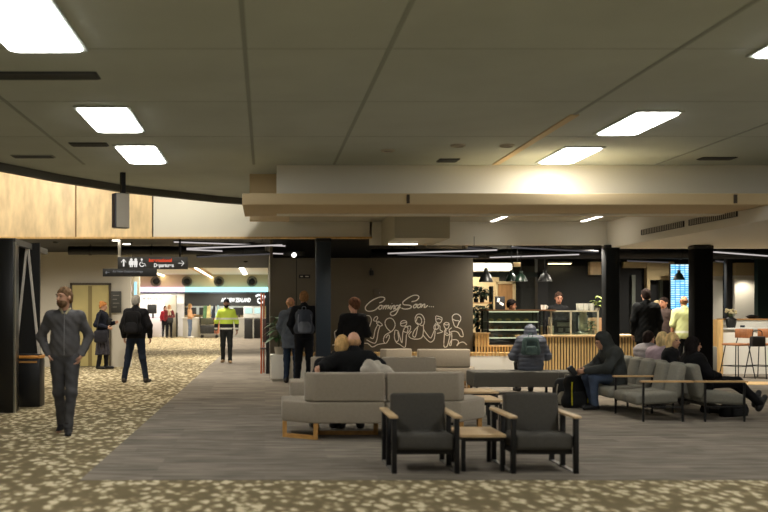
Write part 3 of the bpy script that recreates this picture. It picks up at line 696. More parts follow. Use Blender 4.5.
# dark duct runs in the void
for y, z, r, x0, x1, l in ((22.9, 2.84, .1, -4.5, 0.0, 'dark duct pipe under the black ceiling on the left'), (23.6, 2.8, .12, 2.5, 12, 'dark duct pipe under the black ceiling above the cafe')):
    t = thing('duct_pipe', l, 'pipe', ((x0+x1)/2, y, z)); b = MB(); b.cyl((x0-(x0+x1)/2, 0, 0), (x1-(x0+x1)/2, 0, 0), r, n=14); b.build('pipe', mat('duct_dark', (30, 31, 33), .5, metal=.3), t)
    for k in range(6):
        b = MB(); x = (x0-x1)/2+.5+k*(x1-x0-1)/5; b.cyl((x-.03, 0, 0), (x+.03, 0, 0), r+.012, n=14); b.cyl((x, 0, r), (x, 0, 2.98-z), .01, n=6); b.build('clamp', M_BLKMET, t)
# track spot head
t = thing('spotlight', 'small bright spotlight under the black ceiling above the dark wall', 'spotlight', (PX(294, 21), 21.0, PZ(256, 21)))
b = MB(); b.box((0, .1, .05), (.45, .2, .1), .02); b.build('housing', M_BLACK, t); b = MB(); b.cyl((0, -.03, .02), (0, .0, .02), .045, n=12); b.build('lens', emission('spot_glow', (255, 250, 240), 6), t)
t = thing('strip_light', 'bright twin strip light under the grey dropped soffit box', 'strip light', (PX(403, 19.5), 19.5, 2.77))
b = MB(); b.box((0, 0, .03), (.58, .1, .05)); b.build('housing', M_CREAM, t); b = MB(); b.span((-.1, -.03, .05), (.1, .03, .06)); b.build('mounting_plate', M_BLKMET, t)
for e in (-1, 1):
    b = MB(); b.box((0, e*.035, -.005), (.55, .02, .02)); b.build('tube', emission('tube_glow', (255, 244, 224), 3), t)
# monitor
t = thing('monitor', 'narrow hanging screen with a dark blue side under the curved ceiling rim', 'screen', (PX(121, 16), 16, 2.8)); t.rotation_euler = (0, 0, math.radians(34))
b = MB(); b.box((0, 0, .27), (.24, .14, .56), .012); b.build('screen_case', mat('monitor_grey', (112, 108, 98), .5), t); b = MB(); b.box((-.125, 0, .27), (.012, .13, .54)); b.build('side_panel', mat('monitor_blue', (44, 48, 68), .4), t)
b = MB(); b.box((0, -.072, .27), (.22, .008, .53)); b.build('screen_glass', mat('monitor_face', (150, 143, 130), .5), t)
b = MB(); b.bar((.08, .1, .35), (.08, .1, .98), .07, .07); b.box((.06, .07, .3), (.12, .08, .12)); b.build('mount_pole', M_BLKMET, t)
# wayfinding sign
D = 21.0
M_SG = mat('sign_charcoal', (50, 50, 50), .5); M_TXW = emission('sign_white', (225, 222, 214), .55); M_TXR = emission('sign_red', (226, 82, 50), .5)
t = thing('hanging_sign', 'hanging charcoal direction sign with toilet symbols and a Departures arrow', 'sign', (PX(153, D), D, 0))
X = lambda u: PX(u, D)-PX(153, D)
b = MB(); b.span((X(118), -.04, PZ(269.2, D)), (X(188), .04, PZ(257, D)), .006); b.build('upper_panel', M_SG, t)
b = MB(); b.span((X(103), -.045, PZ(276.5, D)), (X(157), .035, PZ(268.6, D)), .006); b.build('lower_panel', mat('sign_black', (36, 36, 38), .5), t)
b = MB(); b.bar((X(119.5), 0, PZ(257, D)), (X(119.5), 0, 2.98), .06, .06); b.build('hanger', M_GREYWALL, t); b = MB(); b.bar((X(180), 0, PZ(257, D)), (X(180), 0, 2.98), .04, .04); b.build('hanger', M_BLKMET, t)
sy = MB()
def sc(u, v, dz=0): return (X(u), -.047, PZ(v, D)+dz)
sy.bar(sc(124, 266.5), sc(124, 259.5), .03, .01); sy.bar(sc(121.5, 262.5), sc(124, 259.3), .03, .01); sy.bar(sc(126.5, 262.5), sc(124, 259.3), .03, .01)
sy.build('arrow_symbol', M_TXW, t); sy = MB()
for u, wd_ in ((131.6, .10), (136, .075)):
    sy.ball(sc(u, 259.8), (.03, .005, .03)); sy.prism([(0, 0)]*0 or [(-.001, -.001), (.001, -.001), (.001, .001), (-.001, .001)], 0, .001) if False else None
    sy.box(sc(u, 263.0), (wd_, .008, .085)); sy.box((X(u)-.018, -.047, PZ(265.8, D)), (.025, .008, .06)); sy.box((X(u)+.018, -.047, PZ(265.8, D)), (.025, .008, .06))
sy.build('people_symbol', M_TXW, t); sy = MB()
sy.ball(sc(142, 259.6), (.022, .005, .022)); sy.bar(sc(142, 260.4), sc(142.4, 263.5), .026, .008); sy.bar(sc(142.4, 263.5), sc(145, 263.6), .024, .008); sy.bar(sc(145, 263.6), sc(146.2, 266.3), .024, .008)
sy.tube([sc(142.3+2.3*math.cos(a), 264.3+2.3*math.sin(a)) for a in [math.radians(x) for x in range(20, 250, 20)]], .010, 5); sy.build('wheelchair_symbol', M_TXW, t)
sy = MB(); sy.bar(sc(178.5, 263.3), sc(184, 263.3), .03, .01); sy.bar(sc(181.6, 260.6), sc(184.2, 263.3), .03, .01); sy.bar(sc(181.6, 266), sc(184.2, 263.3), .03, .01); sy.build('arrow_symbol', M_TXW, t)
text('red_text', 'International', .10, M_TXR, t, (X(149), -.043, PZ(260.5, D)), bold=.003, sx=.95)
text('white_text', 'Departures', .11, M_TXW, t, (X(154), -.043, PZ(265.5, D)), bold=.003, sx=.82)
text('lounge_text', 'Air New Zealand Lounge', .065, emission('sign_grey', (150, 150, 150), .35), t, (X(113), -.048, PZ(271.5, D)), sx=.95)
b = MB(); b.bar((X(106), -.048, PZ(272.5, D)), (X(110), -.048, PZ(272.5, D)), .02, .008); b.bar((X(107.4), -.048, PZ(271, D)), (X(105.9), -.048, PZ(272.6, D)), .018, .008); b.bar((X(107.4), -.048, PZ(274, D)), (X(105.9), -.048, PZ(272.4, D)), .018, .008); b.build('arrow_symbol', MC['sign_grey'], t)
for (u, v), nm in (((116, 240.5), 'near the sign post, nearer'), ((124, 243), 'near the sign post, farther')):
    t = thing('spotlight', 'tiny white track spot under the plywood panel '+nm, 'spotlight', (PX(u, 20.9), 20.9+(u-116)*.05, PZ(v, 20.9))); b = MB(); b.box((0, 0, .02), (.16, .08, .03)); b.build('housing', M_WHITE, t); b = MB(); b.box((0, 0, 0), (.15, .06, .012)); b.build('lens', MC['spot_glow'], t)
# ---------------------------------------------------------------- check-in hall
HD = 55.0
b = MB(); b.span((-14, HD, 0), (1, HD+.2, 3.5)); struct('wall_hall', b, mat('hall_beige', (196, 178, 142), .85))
b = MB(); b.span((.16, 36, 0), (.3, HD, 3.5)); struct('wall_hall_side', b, M_GREYWALL)
b = MB(); b.span((-14.2, 26, 0), (-14, HD, 3.5)); struct('wall_hall_left', b, M_GREYWALL)
def hx(u): return PX(u, HD)
t = thing('light_band', 'lilac to cyan glowing light band over the check-in counters', 'light band', (0, HD-.3, 0))
b = MB(); b.span((hx(125), 0, PZ(292, HD)), (hx(185), .25, PZ(287.3, HD))); b.build('lilac_band', emission('lilac', (238, 196, 236), 1.0), t)
b = MB(); b.span((hx(185.05), 0, PZ(292, HD)), (hx(268), .25, PZ(287.3, HD))); b.build('cyan_band', emission('cyan', (160, 232, 232), .95), t)
b = MB(); b.span((hx(125), -.02, PZ(293.6, HD)), (hx(268), .25, PZ(292, HD))); b.build('lower_edge', mat('band_edge', (66, 78, 96), .5), t)
t = thing('checkin_fascia', 'black check-in fascia with white airline name and spiral leaf emblem', 'sign', (0, HD-.2, 0))
b = MB(); b.span((hx(185), -.05, PZ(306, HD)), (hx(269), .1, PZ(293.6, HD))); b.build('panel', mat('fascia_black', (38, 40, 40), .5), t)
text('airline_name', 'AIR NEW ZEALAND', .30, emission('fascia_white', (245, 245, 240), .9), t, (hx(221.5), -.06, PZ(300.3, HD)), bold=.012, shear=.18, sx=.60)
sp = [(hx(260)+r_*math.cos(a), -.06, PZ(300, HD)+r_*math.sin(a)) for a, r_ in [(math.radians(20+30*k), .04+.0165*k) for k in range(17)]]
b = MB(); b.tube(sp, lambda q: .02+.04*q, 6); b.tube(spline([(hx(262.2), -.06, PZ(296.2, HD)), (hx(265), -.06, PZ(296.6, HD)), (hx(263), -.06, PZ(299, HD))]), .05, 6); b.build('emblem', MC['fascia_white'], t)
t = thing('checkin_backdrop', 'white check-in backdrop panel with small grey airline name', 'panel', (0, HD-.2, 0))
b = MB(); b.span((hx(128), -.04, 0), (hx(184.5), .1, PZ(293.6, HD))); b.build('panel', mat('backdrop_white', (240, 240, 244), .5), t)
text('airline_name', 'AIR NEW ZEALAND', .2, mat('text_dark', (90, 92, 98), .5), t, (hx(143), -.045, PZ(298.8, HD)), bold=.005, shear=.18, sx=.62)
b = MB(); b.span((hx(150), -.05, PZ(328, HD)), (hx(163), -.04, PZ(317, HD))); b.build('pink_poster', mat('poster_pink', (236, 186, 206), .6), t)
t = thing('checkin_counter', 'white check-in desk below the black fascia', 'counter', (0, HD-2.2, 0))
b = MB(); b.span((hx(186), 0, 0), (hx(264), .6, 1.0), .02); b.build('desk', mat('desk_grey', (188, 186, 178), .5), t); b = MB(); b.span((hx(185), -.05, 1.0), (hx(265), .65, 1.06), .01); b.build('desk_top', M_WHITE, t)
b = MB(); b.span((hx(187), 1.9, 1.2), (hx(262), 1.95, 1.65)); b.build('back_screen', mat('backscreen', (150, 158, 156), .4), t)
for u, l in ((193, 'left of the trolley'), (207, 'behind the trolley'), (240, 'behind the hi-vis jacket')):
    t = thing('checkin_monitor', 'dark check-in desk screen '+l, 'screen', (hx(u), HD-1.8, 1.06)); b = MB(); b.box((0, 0, .32), (.62, .05, .4), .01); b.build('screen', M_BLACK, t); b = MB(); b.cyl((0, .02, 0), (0, .02, .2), .04); b.box((0, .02, .01), (.25, .18, .02)); b.build('stand', M_BLKMET, t)
def kiosk(u, d, label):
    t = thing('checkin_kiosk', label, 'kiosk', (PX(u, d), d, 0)); b = MB(); b.box((0, 0, .5), (.42, .3, 1.0), .02); b.build('pedestal', mat('kiosk_black', (26, 27, 29), .5), t)
    b = MB(); b.box((0, .03, 1.33), (.5, .12, .62), .03, rot=(math.radians(-12), 0, 0)); b.build('head', mat('kiosk_silver', (196, 198, 196), .4), t); b = MB(); b.box((0, -.035, 1.42), (.38, .02, .3), rot=(math.radians(-12), 0, 0)); b.build('screen', emission('kiosk_screen', (196, 226, 216), .6), t)
kiosk(248.5, 50.5, 'self check-in kiosk with a lit screen right of the hi-vis jacket'); kiosk(258, 51.5, 'self check-in kiosk nearest the copper rack')
t = thing('bag_drop', 'dark machine with a screen in front of the white backdrop', 'machine', (hx(154.5), HD-1.2, 0)); b = MB(); b.box((0, 0, .5), (1.0, .5, 1.0), .03); b.build('cabinet', mat('drop_grey', (206, 200, 204), .5), t); b = MB(); b.box((0, 0, 1.5), (.5, .12, .5), .02); b.box((.05, 0, 1.1), (.1, .1, .3)); b.build('screen', M_BLACK, t)
t = thing('cabinet', 'tall pale grey cabinet beside the white backdrop', 'cabinet', (hx(172.5), HD-1.0, 0)); b = MB(); b.box((0, 0, 1.12), (.62, .5, 2.24), .02); b.build('body', mat('cab_grey', (168, 164, 150), .6), t); b = MB(); b.box((.34, -.1, .65), (.06, .4, 1.3)); b.build('side_post', M_BLACK, t); b = MB(); b.box((-.22, -.26, 1.1), (.03, .03, .4)); b.build('handle', M_STEEL, t)
t = thing('pillar', 'white glowing pillar at the edge of the grey lift wall', 'pillar', (PX(136, 48), 48, 0)); t['kind'] = 'structure'; b = MB(); b.box((0, 0, 1.6), (.36, .36, 3.3), .02); b.build('shaft', mat('pillar_white', (240, 240, 236), .5), t); b = MB(); b.box((.0, -.19, 2.0), (.12, .02, 1.6)); b.build('blue_strip', emission('blue_strip', (150, 200, 224), .9), t)
for u in (156, 187, 219, 252):
    w_ = {156: 'first from the left', 187: 'second from the left', 219: 'third from the left', 252: 'rightmost'}[u]
    t = thing('air_nozzle', 'round black air nozzle above the light band, '+w_, 'air nozzle', (hx(u), HD-.02, PZ(281.5, HD)))
    b = MB(); n = 20; pr = []
    bm_ = b.bm
    b.lathe([(.29, 0), (.29, .12), (.25, .16), (.2, .1), (.16, .02)], n=20); o = b.build('ring', mat('nozzle_grey', (96, 88, 72), .6), t); o.rotation_euler = (PI/2, 0, 0)
    b = MB(); b.lathe([(.17, .03), (.12, .06), (.001, .07)], n=16); o = b.build('core', M_BLACK, t); o.rotation_euler = (PI/2, 0, 0)
for x, l in ((-3.05, 'warm beam light running along the hall ceiling'), ):
    t = thing('beam_light', l, 'ceiling light', (x, 46.6, 3.4)); b = MB(); b.box((0, 0, -.08), (.35, 17, .16)); b.build('beam', M_OAK, t); b = MB(); b.box((.12, 0, -.17), (.1, 16.8, .02)); b.build('diffuser', emission('beam_glow', (255, 236, 200), 5), t)
t = thing('track_light', 'row of white square lamps along the hall ceiling', 'ceiling light', (-1.05, 45.5, 3.4)); b = MB(); b.box((0, 0, -.02), (.2, 16, .04)); b.build('track', M_BLACK, t)
for k in range(9): b = MB(); b.box((0, -7+k*1.75, -.055), (.2, .9, .03)); b.build('lamp', emission('lamp_square', (255, 250, 240), 7), t)
t = thing('beam_light', 'added white strip light along the left of the hall ceiling', 'ceiling light', (-5.6, 46.6, 3.4)); b = MB(); b.box((0, 0, -.03), (.2, 17, .06)); b.build('housing', M_WHITE, t); b = MB(); b.box((0, 0, -.07), (.16, 16.8, .02)); b.build('diffuser', MC['beam_glow'], t)  # extra strip put in to help light the hall
M_SCR = mat('screen_off', (58, 62, 78), .2)
# ================================================================== CAFE
CD = 21.2
b = MB(); b.span((4.4, 27.0, 0), (16, 27.2, 3.0)); struct('wall_shops', b, mat('shop_dark', (11, 13, 14), .7))
b = MB(); b.span((4.45, 26.0, 0), (PX(499, 26), 26.1, 2.62)); struct('wall_cafe_cream', b, mat('cafe_cream', (214, 192, 146), .8))
b = MB(); b.span((PX(499, 26), 26.0, 0), (PX(538, 26), 26.1, 2.62)); struct('wall_cafe_grey', b, mat('cafe_grey', (46, 48, 45), .8))
b = MB(); b.span((PX(547, 26), 26.0, 0), (PX(601, 26), 26.1, 2.62)); struct('wall_cafe_board', b, M_DARKBOARD)
b = MB(); b.span((PX(536.2, 25.9), 25.9, .9), (PX(537.6, 25.9), 26.0, 2.3)); struct('trim_12', b, M_GREYWALL)
b = MB(); b.span((PX(537.6, 25), 25, 0), (PX(548, 25), 25.25, 2.98)); struct('trim_13', b, M_BLACK)
b = MB(); b.span((PX(589, 25.9), 25.8, PZ(275, 25.9)), (PX(600, 25.9), 25.98, PZ(262, 25.9))); struct('trim_14', b, M_PLY)
dr = thing('cafe_door', 'tan timber door behind the cafe display case', 'door', (PX(505.5, 25.9), 25.95, 0)); b = MB(); b.span((-.19, -.02, 0), (.19, .03, PZ(284, 26))); b.build('door_leaf', wood('tan_door', (176, 132, 82), (5, 5, .8)), dr)
b = MB(); b.span((-.24, -.03, 0), (-.19, .04, 2.2)); b.span((.19, -.03, 0), (.27, .04, 2.2)); b.span((-.24, -.03, 2.15), (.27, .04, 2.22)); b.build('door_frame', MC['cafe_cream'], dr); b = MB(); b.box((-.14, -.05, 1.0), (.03, .05, .14), .005); b.build('handle', M_STEEL, dr)
t = thing('strip_light', 'long bright strip light at the back of the cafe', 'strip light', (PX(493, 25.8), 25.75, PZ(267, 25.8))); b = MB(); b.box((0, .12, 0), (1.0, .1, .22)); b.build('housing', M_WHITE, t); b = MB(); b.box((0, .05, 0), (.98, .05, .17), .02); b.build('diffuser', emission('cafe_strip', (255, 244, 214), 2.2), t)
b = MB(); b.span((4.42, 25.0, 2.3), (7.0, 25.05, 2.42)); struct('trim_15', b, mat('trim_green', (24, 42, 38), .5))
t = thing('strip_light', 'warm strip light over the dark board in the cafe', 'strip light', (PX(559, 25.8), 25.8, PZ(263.5, 25.8))); b = MB(); b.box((0, 0, .02), (.65, .12, .04)); b.build('housing', M_WHITE, t); b = MB(); b.cyl((0, 0, .03), (0, 0, 2.98-PZ(263.5, 25.8)), .012, n=8); b.build('hanger', M_BLKMET, t); b = MB(); b.box((0, 0, -.005), (.6, .08, .02)); b.build('diffuser', emission('warm_strip', (255, 226, 170), 4), t)
# counter
x0, x1 = PX(517, CD), PX(640, CD)
t = thing('cafe_counter', 'cafe counter clad with upright timber slats', 'counter', (x0, CD, 0)); L = x1-x0
b = MB(); b.span((0, .03, 0), (L, .75, .9)); b.build('body', M_BLACK, t)
b = MB(); q = 0.01
while q < L-.04: b.span((q, 0, .06), (q+.035, .03, .9)); q += .062
b.build('slat_front', M_SLAT, t)
b = MB(); b.span((-.02, -.02, .9), (L+.02, .78, .95), .006); b.build('worktop', wood('oak_top', (222, 190, 142), (1, 6, 6)), t)
x2 = PX(473.5, CD)+.04
t = thing('slatted_base', 'low timber-slatted base under the glass display case', 'counter', (x2, CD, 0)); L2 = x0-x2-.04
b = MB(); b.span((.02, .04, 0), (L2, .7, .7)); b.build('body', M_BLACK, t)
b = MB(); q = 0
while q < L2-.04: b.span((q, .0, .06), (q+.035, .04, .70 if q > .3 else .98)); q += .062
b.build('slat_front', M_SLAT, t); b = MB(); b.span((.3, -.02, .70), (L2+.02, .72, .735)); b.span((0, -.02, .98), (.32, .4, 1.0)); b.span((.02, .04, .7), (.3, .38, .98)); b.build('ledge', MC['oak_top'], t)
# display case
xa, xb = PX(488.5, CD), PX(544.5, CD); t = thing('display_case', 'glass food display case with lit shelves on the cafe counter', 'display case', (xa, CD+.05, .738)); W = xb-xa; Hh = 1.46-.738
b = MB()
for x in (0, W*.93, W): b.span((x-.015, 0, 0), (x+.015, .03, Hh)); b.span((x-.015, .57, 0), (x+.015, .6, Hh))
b.span((0, 0, 0), (W, .6, .05)); b.build('frame', M_BLKMET, t)
b = MB(); b.span((-.03, -.03, Hh), (W+.25, .65, Hh+.03)); b.build('top_board', wood('walnut_top', (112, 78, 48), (1, 5, 5)), t)
b = MB(); b.span((.02, .004, .05), (W-.02, .012, Hh)); b.build('front_glass', glass('clear_glass'), t)
b = MB(); b.span((.0, .58, .05), (W, .59, Hh)); b.build('back_panel', mat('case_back', (120, 130, 120), .4), t)
for k, z in enumerate((.14, .31, .48)):
    b = MB(); b.span((.03, .03, z), (W*.93, .56, z+.012)); o = b.build('shelf', mat('shelf_white', (226, 222, 200), .5), t)
    b = MB(); b.span((.03, .025, z-.006), (W*.9, .034, z+.02)); b.build('light_strip', emission('shelf_glow', (236, 226, 186), .6), o)
b = MB(); b.span((.03, .03, Hh-.03), (W*.93, .06, Hh-.005)); b.build('top_light', MC['shelf_glow'], t)
random.seed(3)
for k in range(16):
    z = (.152, .322, .492)[k % 3]; x = .12+(k//3)*.185+random.uniform(-.02, .02)
    if x > W*.9: continue
    m = [mat('pastry_a', (150, 106, 60), .8, var=.2), mat('pastry_b', (92, 62, 42), .8, var=.2), mat('pastry_c', (190, 170, 110), .8, var=.2)][k % 3]
    nm, lb = (('pastry', 'browned pastry on a shelf of the display case'), ('slice', 'dark cake slice on a shelf of the display case'), ('sandwich', 'pale filled roll on a shelf of the display case'))[k % 3]
    b = MB(); b.ball((0, 0, .035), (.06, .05, .035), 10) if k % 3 != 1 else b.box((0, 0, .035), (.1, .09, .07), .01)
    tag(b.build(nm, m, None, (xa+x, CD+.25, .738+z)), lb, 'food', 'food in the display case, '+nm+'s')
# glass screen on counter
xa, xb = PX(553, CD), PX(600, CD); t = thing('glass_screen', 'glass counter screen with pale frame right of the display case', 'glass screen', (xa, CD+.12, .95)); W = xb-xa; Hh = PZ(310.5, CD)-.95
b = MB()
for x in (0, W*.42, W): b.span((x-.018, 0, 0), (x+.018, .03, Hh))
b.span((0, 0, Hh-.03), (W, .35, Hh)); b.build('frame', mat('screen_frame', (172, 164, 140), .4), t); b = MB(); b.span((0, .012, 0), (W, .018, Hh-.03)); b.build('pane', MC['clear_glass'], t)
def small(name, label, cat, u, d, z, parts, group=None):
    t = thing(name, label, cat, (PX(u, d), d, z), 0, group)
    for pn, mb, m in parts: mb.build(pn, m, t)
    return t
M_CUP = mat('cup_white', (226, 222, 212), .4); M_LEAF = mat('leaf_green', (62, 84, 50), .6, var=.3); M_LEAFD = mat('leaf_dark', (36, 52, 34), .6, var=.3); M_POT = mat('pot_grey', (150, 144, 132), .7)
small('menu_board', 'small black menu board with white chalk marks on the display case', 'sign', 500, CD+.3, 1.49, [('board', MB().box((0, 0, .14), (.21, .02, .28), .004, rot=(-.1, 0, 0)), M_BLACK), ('chalk_marks', MB().box((-.04, -.02, .2), (.05, .004, .09), rot=(-.1, .3, 0)).box((.03, -.02, .12), (.09, .004, .05), rot=(-.1, .5, 0)).box((-.02, -.013, .06), (.12, .004, .025), rot=(-.1, 0, 0)), M_CHALK)])
small('mug', 'white mug on top of the display case', 'mug', 543.5, CD+.2, 1.49, [('mug_body', MB().lathe([(.001, 0), (.05, 0), (.06, .1), (.052, .1), (.045, .02), (.001, .02)]), M_CUP), ('handle', MB().tube(spline([(.055, 0, .08), (.09, 0, .07), (.085, 0, .03), (.053, 0, .03)]), .008), M_CUP)])
for k, (u, z, l) in enumerate(((550, 1.13, 'upper stack'), (549, .95, 'left stack on the worktop'), (552, .95, 'right stack on the worktop'))):
    b = MB()
    for j in range(3): b.lathe([(.001, j*.055), (.032, j*.055), (.042, j*.055+.085), (.036, j*.055+.085), (.03, j*.055+.02), (.001, j*.055+.02)])
    small('cup_stack', 'stack of white cups beside the glass screen, '+l, 'cups', u, CD+.3, z, [('cups', b, M_CUP)])
b = MB().box((0, 0, .0), (.22, .14, .36), .01); small('cup_shelf', 'black cup rack between display case and glass screen', 'rack', 550.5, CD+.5, 1.13-.18, [('rack', b, M_BLACK)])
small('paper_cup', 'small beige paper cup at the end of the slatted counter', 'cup', 541.5, CD+.2, .95, [('cup', MB().lathe([(.001, 0), (.045, 0), (.06, .18), (.001, .18)]), mat('kraft', (196, 162, 122), .8)), ('lid', MB().lathe([(.062, .18), (.055, .2), (.001, .2)]), M_CUP)])
t = small('coffee_machine', 'silver and black coffee machine behind the glass screen', 'coffee machine', 562, CD+.45, .95, [('body', MB().box((0, 0, .16), (.5, .3, .3), .03), M_BLACK), ('group_head', MB().cyl((-.08, -.16, .14), (-.08, -.16, .06), .05).cyl((.08, -.16, .14), (.08, -.16, .06), .05), M_STEEL), ('front_plate', MB().box((0, -.155, .22), (.3, .02, .09), .008), M_STEEL), ('drip_tray', MB().box((0, -.17, .02), (.44, .12, .03), .005), M_STEEL)])
small('storage_jar', 'tall white footed jar at the right of the glass screen', 'jar', 583, CD+.4, .95, [('jar', MB().lathe([(.001, 0), (.17, 0), (.17, .04), (.08, .07), (.1, .14), (.1, .4), (.06, .45), (.001, .45)]), M_CUP), ('lid', MB().lathe([(.09, .45), (.07, .5), (.001, .51)]), M_CUP)])
small('cardboard_box', 'pale brown box behind the white jar on the counter', 'box', 595, CD+.6, .95, [('box', MB().box((0, 0, .18), (.24, .2, .36), .008), mat('card', (184, 148, 112), .8)), ('tape', MB().box((0, 0, .361), (.05, .2, .004)), MC['kraft'])])
b = MB()
random.seed(5)
for k in range(5):
    b.lathe([(.02, 0), (.05, .0), (.06, .15), (.055, .15), (.045, .01)], c=((k % 3-1)*.12, (k//3)*.12, 0), n=12)
small('glassware', 'cluster of upturned glasses on top of the glass screen', 'glasses', 586, CD+.3, PZ(310.5, CD)+.002, [('glasses', b, mat('glassware_mat', (190, 190, 180), .15, alpha=.55))])
def bush(name, label, u, d, z, h_, r_, n, leafm, potm=M_POT, pot=(.1, .16), L=.2, group=None, seed=1, lift=0., base_plane=True):
    random.seed(seed); t = thing(name, label, 'plant', (PX(u, d), d, z), 0, group)
    b = MB(); b.lathe([(.001, 0), (pot[0]*.8, 0), (pot[0], pot[1]), (pot[0]*.88, pot[1]), (pot[0]*.85, pot[1]-.02), (.001, pot[1]-.02)], n=16); b.build('pot', potm, t)
    b = MB(); s_ = MB()
    for k in range(n):
        a = random.uniform(0, 2*PI); rr = random.uniform(.1, 1)*r_; zz = pot[1]+random.uniform(.15, 1)*h_; p = Vector((rr*.6*math.cos(a), rr*.6*math.sin(a), zz))
        s_.tube(spline([(0, 0, pot[1]-.03), (p.x*.4, p.y*.4, pot[1]+(zz-pot[1])*.6), p], 3), .004, 4)
        for j in range(2): b.leaf(p, (math.cos(a+j*.9), math.sin(a+j*.9), random.uniform(-.1, .7)), L*random.uniform(.7, 1.2), L*.38, .5)
    b.build('leaves', leafm, t); s_.build('stems', M_LEAFD, t); return t
bush('potted_plant', 'leafy dark plant in the white plinth end beside the two standing men', 279, PD+.25, PZ(355, PD), .7, .22, 22, mat('leaf_mid', (58, 92, 50), .5, var=.3), L=.26, seed=4)
bush('potted_plant', 'bushy green herb plant on the counter beside the white jar', 591, CD+.25, .95, .2, .16, 26, M_LEAF, L=.1, seed=6, pot=(.09, .1))
bush('potted_plant', 'pale green leafy plant on top of the glass screen next to the column', 597.5, CD+.35, PZ(310.5, CD)+.002, .25, .14, 12, mat('leaf_lime', (158, 176, 92), .5, var=.2), L=.16, seed=8, pot=(.05, .06))
# plant shelf on the left of the cafe
t = thing('plant_shelf', 'dark open shelf holding plants at the left end of the cafe', 'shelf', (PX(480, CD+.6), CD+.9, 0)); W = .62
b = MB()
for x in (-W/2, W/2): b.span((x-.015, -.15, 0), (x+.015, .15, 2.0))
b.build('side_frames', M_BLKMET, t)
for z in (.95, 1.22, 1.62): b = MB(); b.span((-W/2, -.15, z), (W/2, .15, z+.025)); b.build('shelf_board', MC['tan_door'], t)
for k, (u, z, n, s, l) in enumerate(((476, 1.646, 16, 11, 'top shelf, left'), (482, 1.646, 14, 12, 'top shelf, right'), (477, 1.246, 16, 13, 'middle shelf, left'), (484, 1.246, 16, 14, 'middle shelf, right'), (478, .976, 12, 15, 'lowest shelf, left'), (485, .976, 14, 16, 'lowest shelf, right'))):
    bush('shelf_plant', 'dark trailing plant in a pot on the cafe shelf, '+l, u, CD+.85, z, .24, .26, n+8, M_LEAFD, L=.2, seed=s, pot=(.06, .09), potm=mat('pot_black', (30, 30, 28), .6))
# pendants
def pendant(u, v0, v1, w, d, m, label):
    z0 = PZ(v1, d); z1 = PZ(v0, d); r = w/1000*d/2; t = thing('pendant_lamp', label, 'pendant lamp', (PX(u, d), d, z0))
    b = MB(); hh = z1-z0
    b.lathe([(r, 0), (r*.97, .03), (r*.62, hh*.55), (r*.3, hh*.72), (r*.28, hh), (.001, hh), (.001, hh-.01), (r*.25, hh-.02), (r*.27, hh*.7), (r*.58, hh*.52), (r*.94, .03)], n=24); b.build('lamp_shade', m, t)
    b = MB(); b.cyl((0, 0, hh), (0, 0, 2.98-z0), .008, n=6); b.build('cord', M_BLKMET, t)
    b = MB(); b.ball((0, 0, hh*.3), .05); b.build('bulb', emission('pendant_bulb', (255, 232, 190), 3), t)
M_PB = mat('pendant_black', (16, 17, 16), .4); M_PG = mat('pendant_green', (16, 34, 24), .35)
pendant(486, 268, 282, 14, 22.0, M_PB, 'black bell pendant lamp nearest the dark wall')
pendant(511.5, 270, 281.5, 12, 22.4, M_PG, 'dark green pendant lamp left of the middle pair'); pendant(521, 271, 281.5, 13, 21.8, M_PG, 'dark green pendant lamp right of the middle pair')
pendant(545, 270, 281.5, 14, 22.2, M_PB, 'black pendant lamp beside the black cafe post'); pendant(679, 270, 280, 11, 23.5, M_PG, 'green pendant lamp in front of the departure screen')
small('junction_box', 'small pale box fixed above the green pendant lamps', 'box', 517, 22.6, PZ(264.5, 22.6), [('box', MB().box((0, 0, 0), (.16, .1, .1), .01), M_PLY), ('hanger', MB().cyl((0, 0, .05), (0, 0, 2.98-PZ(264.5, 22.6)), .012, n=8), M_BLKMET)])
# ================================================================== RIGHT BACKGROUND
b = MB(); b.span((PX(645, 26.9), 26.75, PZ(280, 26.9)), (PX(672, 26.9), 26.95, PZ(262, 26.9))); b.span((PX(645, 26.9), 26.75, 0), (PX(648, 26.9), 26.95, PZ(280, 26.9))); b.span((PX(622, 26.9), 26.8, PZ(268, 26.9)), (PX(645, 26.9), 26.95, PZ(262, 26.9))); struct('trim_16', b, mat('header_beige', (196, 176, 132), .7))
b = MB(); b.span((PX(632, 26.9), 26.9, 0), (PX(635.5, 26.9), 27, PZ(275, 26.9))); b.span((PX(660, 26.9), 26.9, 0), (PX(663, 26.9), 27, PZ(280, 26.9))); struct('trim_17', b, mat('mullion_grey', (110, 116, 106), .6))
t = thing('departure_screen', 'tall blue and white departures screen behind the standing group', 'screen', (PX(680, 26), 26, PZ(311, 26))); W = PX(690, 26)-PX(670.5, 26); Hh = PZ(264, 26)-PZ(311, 26)
b = MB(); b.span((-W/2, 0, 0), (W/2, .08, Hh), .01); b.build('screen_case', M_BLACK, t)
m = bpy.data.materials.new('flight_rows'); m.use_nodes = True; nt = m.node_tree; nt.nodes.clear(); o_ = nt.nodes.new('ShaderNodeOutputMaterial'); e_ = nt.nodes.new('ShaderNodeEmission'); e_.inputs[1].default_value = .85
tc = nt.nodes.new('ShaderNodeTexCoord'); mp = nt.nodes.new('ShaderNodeMapping'); mp.inputs['Rotation'].default_value = (PI/2, 0, 0); br = nt.nodes.new('ShaderNodeTexBrick'); br.inputs['Scale'].default_value = 1; br.inputs['Brick Width'].default_value = .125; br.inputs['Row Height'].default_value = .058; br.inputs['Mortar Size'].default_value = .011
br.inputs['Color1'].default_value = lin((196, 230, 240)); br.inputs['Color2'].default_value = lin((120, 190, 222)); br.inputs['Mortar'].default_value = lin((40, 122, 180)); br.offset = 0
